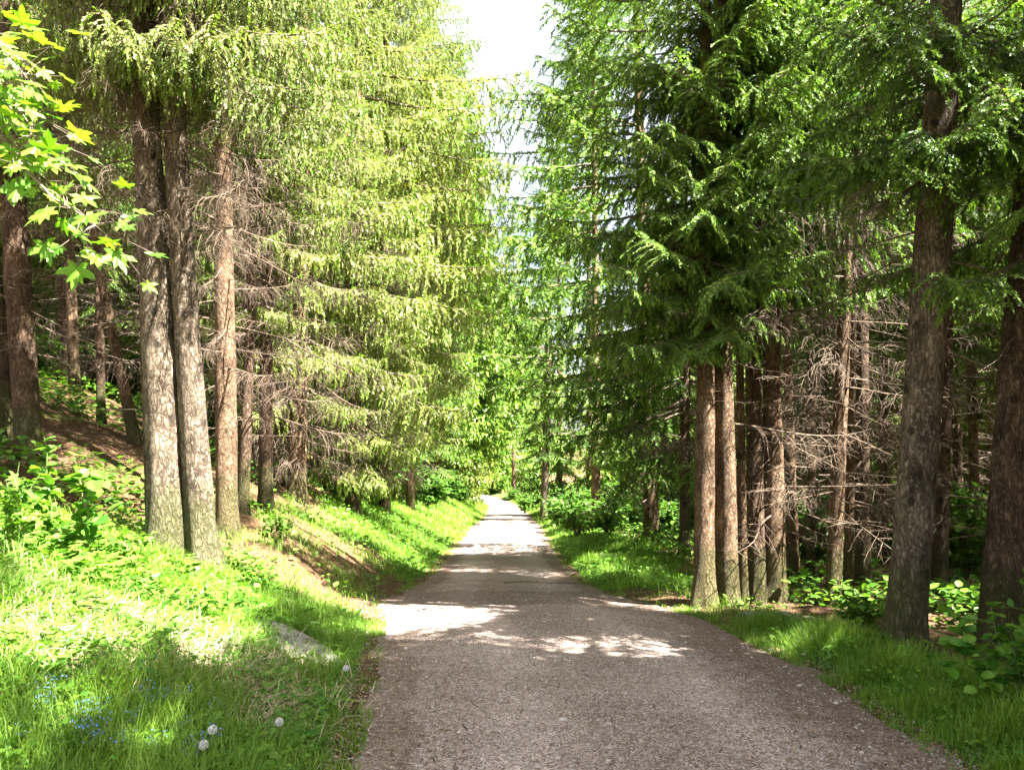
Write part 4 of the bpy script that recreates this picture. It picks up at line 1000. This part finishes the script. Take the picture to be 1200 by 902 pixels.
    for i in range(9):
        a = rng.uniform(0, 6.28); h = rng.uniform(.08, .16); b = np.array([math.cos(a), math.sin(a), 0]) * rng.uniform(.01, .07)
        tube(Gs, np.array([b * .2, b * .7 + [0, 0, h * .6], b + [0, 0, h]]), [.0016, .0014, .001], 4)
        for j in range(3): fl.append(b + np.array([0, 0, h]) + rng.normal(0, .008, 3))
    fl = np.array(fl); n = len(fl)
    pent = np.array([(0, 0, 0)] + [((.0048 if k % 2 else .0022) * math.cos(k * PI / 5), (.0048 if k % 2 else .0022) * math.sin(k * PI / 5), .001) for k in range(10)])
    nn = nrm(rng.normal(0, .45, (n, 3)) + np.array([0, -.3, 1.]))
    R = frames(np.cross(nn, nrm(rng.normal(0, 1, (n, 3)))), nn)
    scatter(Gb, pent, None, [(0, 1 + k, 1 + (k + 1) % 10) for k in range(10)], R, np.ones(n), fl)
    n = 26; a = rng.uniform(0, 6.28, n)
    Gf = Geo(); scatter(Gf, OVATE[0], OVATE[1], None, frames(np.stack([np.cos(a), np.sin(a), rng.uniform(0, .8, n)], -1), np.repeat(np.array([[0, 0, 1.]]), n, 0)), rng.uniform(.02, .05, n), np.stack([rng.normal(0, .03, n), rng.normal(0, .03, n), rng.uniform(.01, .09, n)], -1))
    ms, mb, mf = Gs.mesh('stem', ['stem']), Gb.mesh('blossom', ['blue']), Gf.mesh('foliage', ['herb'])
    for i in range(20):
        px = rng.uniform(20, 270); py = rng.uniform(815, 900)
        g = spot(px, py + 18)
        r = thing('blue_flower', 'small plant with sky blue blossoms in the shaded lawn corner', 'flower', (g[0], g[1], float(H(g[0], g[1])) + .02), 'sky blue flowers in the lawn corner')
        r.rotation_euler = (0, 0, rng.uniform(0, 6.28)); s = rng.uniform(.8, 1.25); r.scale = (s, s, s)
        obj('stem', ms, r); obj('blossom', mb, r); obj('foliage', mf, r)
near_plants()

def rocks():
    def lump(sx, sy, sz, seed, n=48):
        th = np.linspace(0, 2 * PI, n, endpoint=False); ph = np.linspace(-.6, PI / 2, 20)
        T, P = np.meshgrid(th, ph)
        r = 1 + .34 * (fbm(np.cos(T) * 1.6 + 5, np.sin(T) * 1.6 + P * 1.8, seed) - .5) + .14 * (fbm(np.cos(T) * 5 + 9, np.sin(T) * 5 + P * 6, seed + 3) - .5)
        V = np.stack([sx * r * np.cos(P) * np.cos(T), sy * r * np.cos(P) * np.sin(T), sz * r * np.sign(np.sin(P)) * np.abs(np.sin(P)) ** .8], -1)
        G = Geo(); m = len(ph); i = np.arange(m - 1)[:, None] * n; j = np.arange(n)[None]; k = (j + 1) % n
        G.add(V.reshape(-1, 3), np.stack([i + j, i + k, i + n + k, i + n + j], -1).reshape(-1, 4)); return G
    o = obj('boulder', lump(.70, .30, .085, 4).mesh('boulder', ['rock'], True), None, (ROCK[0], ROCK[1], float(H(*ROCK)) - .012)); o.rotation_euler = (0, .20, -.75)
    tag(o, 'flat grey boulder half sunk in the grass of the bank', 'boulder')
    g = spot(905, 727); o = obj('stone', lump(.42, .2, .10, 9).mesh('stone', ['rock'], True), None, (g[0], g[1] + .1, float(H(g[0], g[1] + .1)))); o.rotation_euler = (0, 0, -.15)
    tag(o, 'long pale stone at the mossy edge below the paired trunks', 'stone')
    g = spot(952, 733); o = obj('stone', lump(.2, .16, .09, 14).mesh('stone', ['rock'], True), None, (g[0], g[1] + .1, float(H(g[0], g[1] + .1)))); tag(o, 'short block of stone next to the long pale one', 'stone')
    # mossy mound on the level side
    G = lump(1.1, .5, .16, 22); o = obj('mound', G.mesh('mound', ['ground'], True, {'grassy': np.full(G.n, .12)}), None, (4.1, 10.4, float(H(4.1, 10.4)) - .04)); tag(o, 'low mossy hump of earth below the leaning peeling trunk', 'mound')
    # fallen sticks
    for px, py, L, a, lab in ((640, 684, 1.5, .12, 'long thin fallen stick lying across the gravel'), (225, 723, .45, .9, 'pale bare twig poking out of the sunny grass'), (1010, 712, .8, 2.4, 'grey fallen branch beside the mossy hump')):
        g = spot(px, py); t = np.linspace(0, 1, 9)
        P = np.stack([L * (t - .5), .05 * L * np.sin(5 * t), .012 + (.25 * L * t if L < .5 else .01 * np.sin(9 * t))], -1) @ rotz(a).T
        X = P[:, 0] + g[0]; Y = P[:, 1] + g[1]; P[:, 2] += H(X, Y) - float(H(g[0], g[1])) + .01
        G = Geo(); tube(G, P, np.linspace(.008, .004, 9) * (1 if L < 1 else 1.2), 6)
        tag(obj('fallen_stick', G.mesh('fallen_stick', ['dead']), None, (g[0], g[1], float(H(g[0], g[1])))), lab, 'stick')
rocks()

def bushes():
    kinds = []
    for k in range(5):
        Gs, Gl = leafy(26, 1.9, 1.0, OVATE, .13, 22, .3, 5)
        kinds.append((Gs.mesh('stem', ['twig']), Gl.mesh('foliage', ['shrub'])))
    def bush(x, y, s, lab, grp):
        ms, ml = kinds[rng.integers(5)]
        r = thing('leafy_bush', lab, 'bush', (x, y, float(H(x, y)) - .05), grp)
        r.scale = (s, s, s * rng.uniform(.8, 1.1)); r.rotation_euler = (0, 0, rng.uniform(0, 6.28))
        obj('stem', ms, r); obj('foliage', ml, r)
    for px, y in ((655, 37), (668, 33), (690, 33.5), (676, 27), (712, 26.5), (735, 29), (725, 34), (650, 48), (615, 62), (600, 95), (628, 78), (645, 62), (780, 26)):
        bush((px - 600) / FPX * y, y, rng.uniform(.75, 1.3), 'dense bright bush crowding the level verge of the path', 'bushes along the level verge')
    for px, y in ((500, 38), (478, 36), (462, 34), (520, 48), (540, 58), (490, 46), (545, 74), (585, 108), (560, 105), (440, 29), (425, 26), (535, 96), (572, 118), (600, 122), (620, 115), (580, 130), (592, 133), (606, 130), (632, 118), (646, 112), (660, 104), (652, 84), (672, 78), (690, 70), (612, 104), (625, 98), (588, 124)):
        bush((px - 600) / FPX * y, y, rng.uniform(1.0, 1.7), 'sunny light green bush on the bank where the path narrows', 'bushes along the bank')
    k = 0
    while k < 70:
        y = rng.uniform(14, 40); side = rng.random() < .55
        x = XL(y) - rng.uniform(5, 20) if side else XR(y) + rng.uniform(3.4, 16)
        if abs(x) > .72 * y + 2: continue
        if not side and y < 15: continue
        k += 1
        if side: bush(x, y, rng.uniform(.6, 1.3), 'shaded green bush under the spruces up the slope', 'bushes under the spruces up the slope')
        else: bush(x, y, rng.uniform(.6, 1.3), 'shaded green bush under the spruces of the level wood', 'bushes under the spruces of the level wood')
bushes()

# ------------------------------------------------------------------ maple reaching in at the upper corner
def maple():
    bx, by = -3.55, 2.6; bz = float(H(bx, by))
    r = thing('maple_tree', 'young maple reaching a sunlit branch of lobed leaves into the upper corner', 'tree', (bx, by, bz))
    G = Geo(); t = np.linspace(0, 1, 14)
    tube(G, np.stack([.25 * t ** 2, .25 * t, 5.2 * t - .1], -1), np.linspace(.06, .012, 14), 10)
    o = bpy.data.objects.new('trunk', G.mesh('trunk', ['bark_grey'], True)); COL.objects.link(o); o.parent = r
    Gl = Geo(); Gt = Geo(); lp = []; ld = []
    base = np.array([bx, by, bz])
    def limb(z0, pts, per, rad):
        P = np.array([[.25 * (z0 / 5.2) ** 2, .25 * z0 / 5.2, z0]] + [at_depth(*q) - base for q in pts])
        k = np.linspace(0, 1, len(P)); tt = np.linspace(0, 1, 16); C = np.stack([np.interp(tt, k, P[:, c]) for c in range(3)], -1)
        tube(Gt, C, np.linspace(rad, .002, 16), 6)
        for i in range(per):
            q = rng.uniform(.25, 1); b = np.array([np.interp(q, tt, C[:, c]) for c in range(3)])
            e = b + rng.normal(0, .10, 3) + np.array([.02, 0, -.05])
            tube(Gt, np.array([b, (b + e) / 2 + [0, 0, .01], e]), [.002, .0015, .001], 4)
            lp.append(e); ld.append(nrm(nrm(e - b) + np.array([.3, -.2, -.5]) + rng.normal(0, .35, 3)))
    limb(2.9, [(-20, 130, 3.2), (22, 190, 3.2), (62, 232, 3.15), (105, 258, 3.1), (128, 278, 3.1)], 50, .012)
    limb(3.3, [(-30, 90, 3.3), (0, 110, 3.3), (28, 135, 3.25), (45, 168, 3.25)], 66, .010)
    limb(3.5, [(-40, 20, 3.3), (-12, 48, 3.3), (12, 66, 3.25), (34, 95, 3.2)], 60, .010)
    lp = np.array(lp); ld = np.array(ld); n = len(lp)
    up = nrm(rng.normal(0, .35, (n, 3)) + np.array([.2, -.35, 1.]))
    scatter(Gl, MAPLE[0], None, MAPLE[2], frames(ld, up), .080 * rng.uniform(.45, 1.1, n), lp, 0)
    obj('branch', Gt.mesh('branch', ['twig']), r)
    obj('foliage', Gl.mesh('foliage', ['maple']), r)
maple()
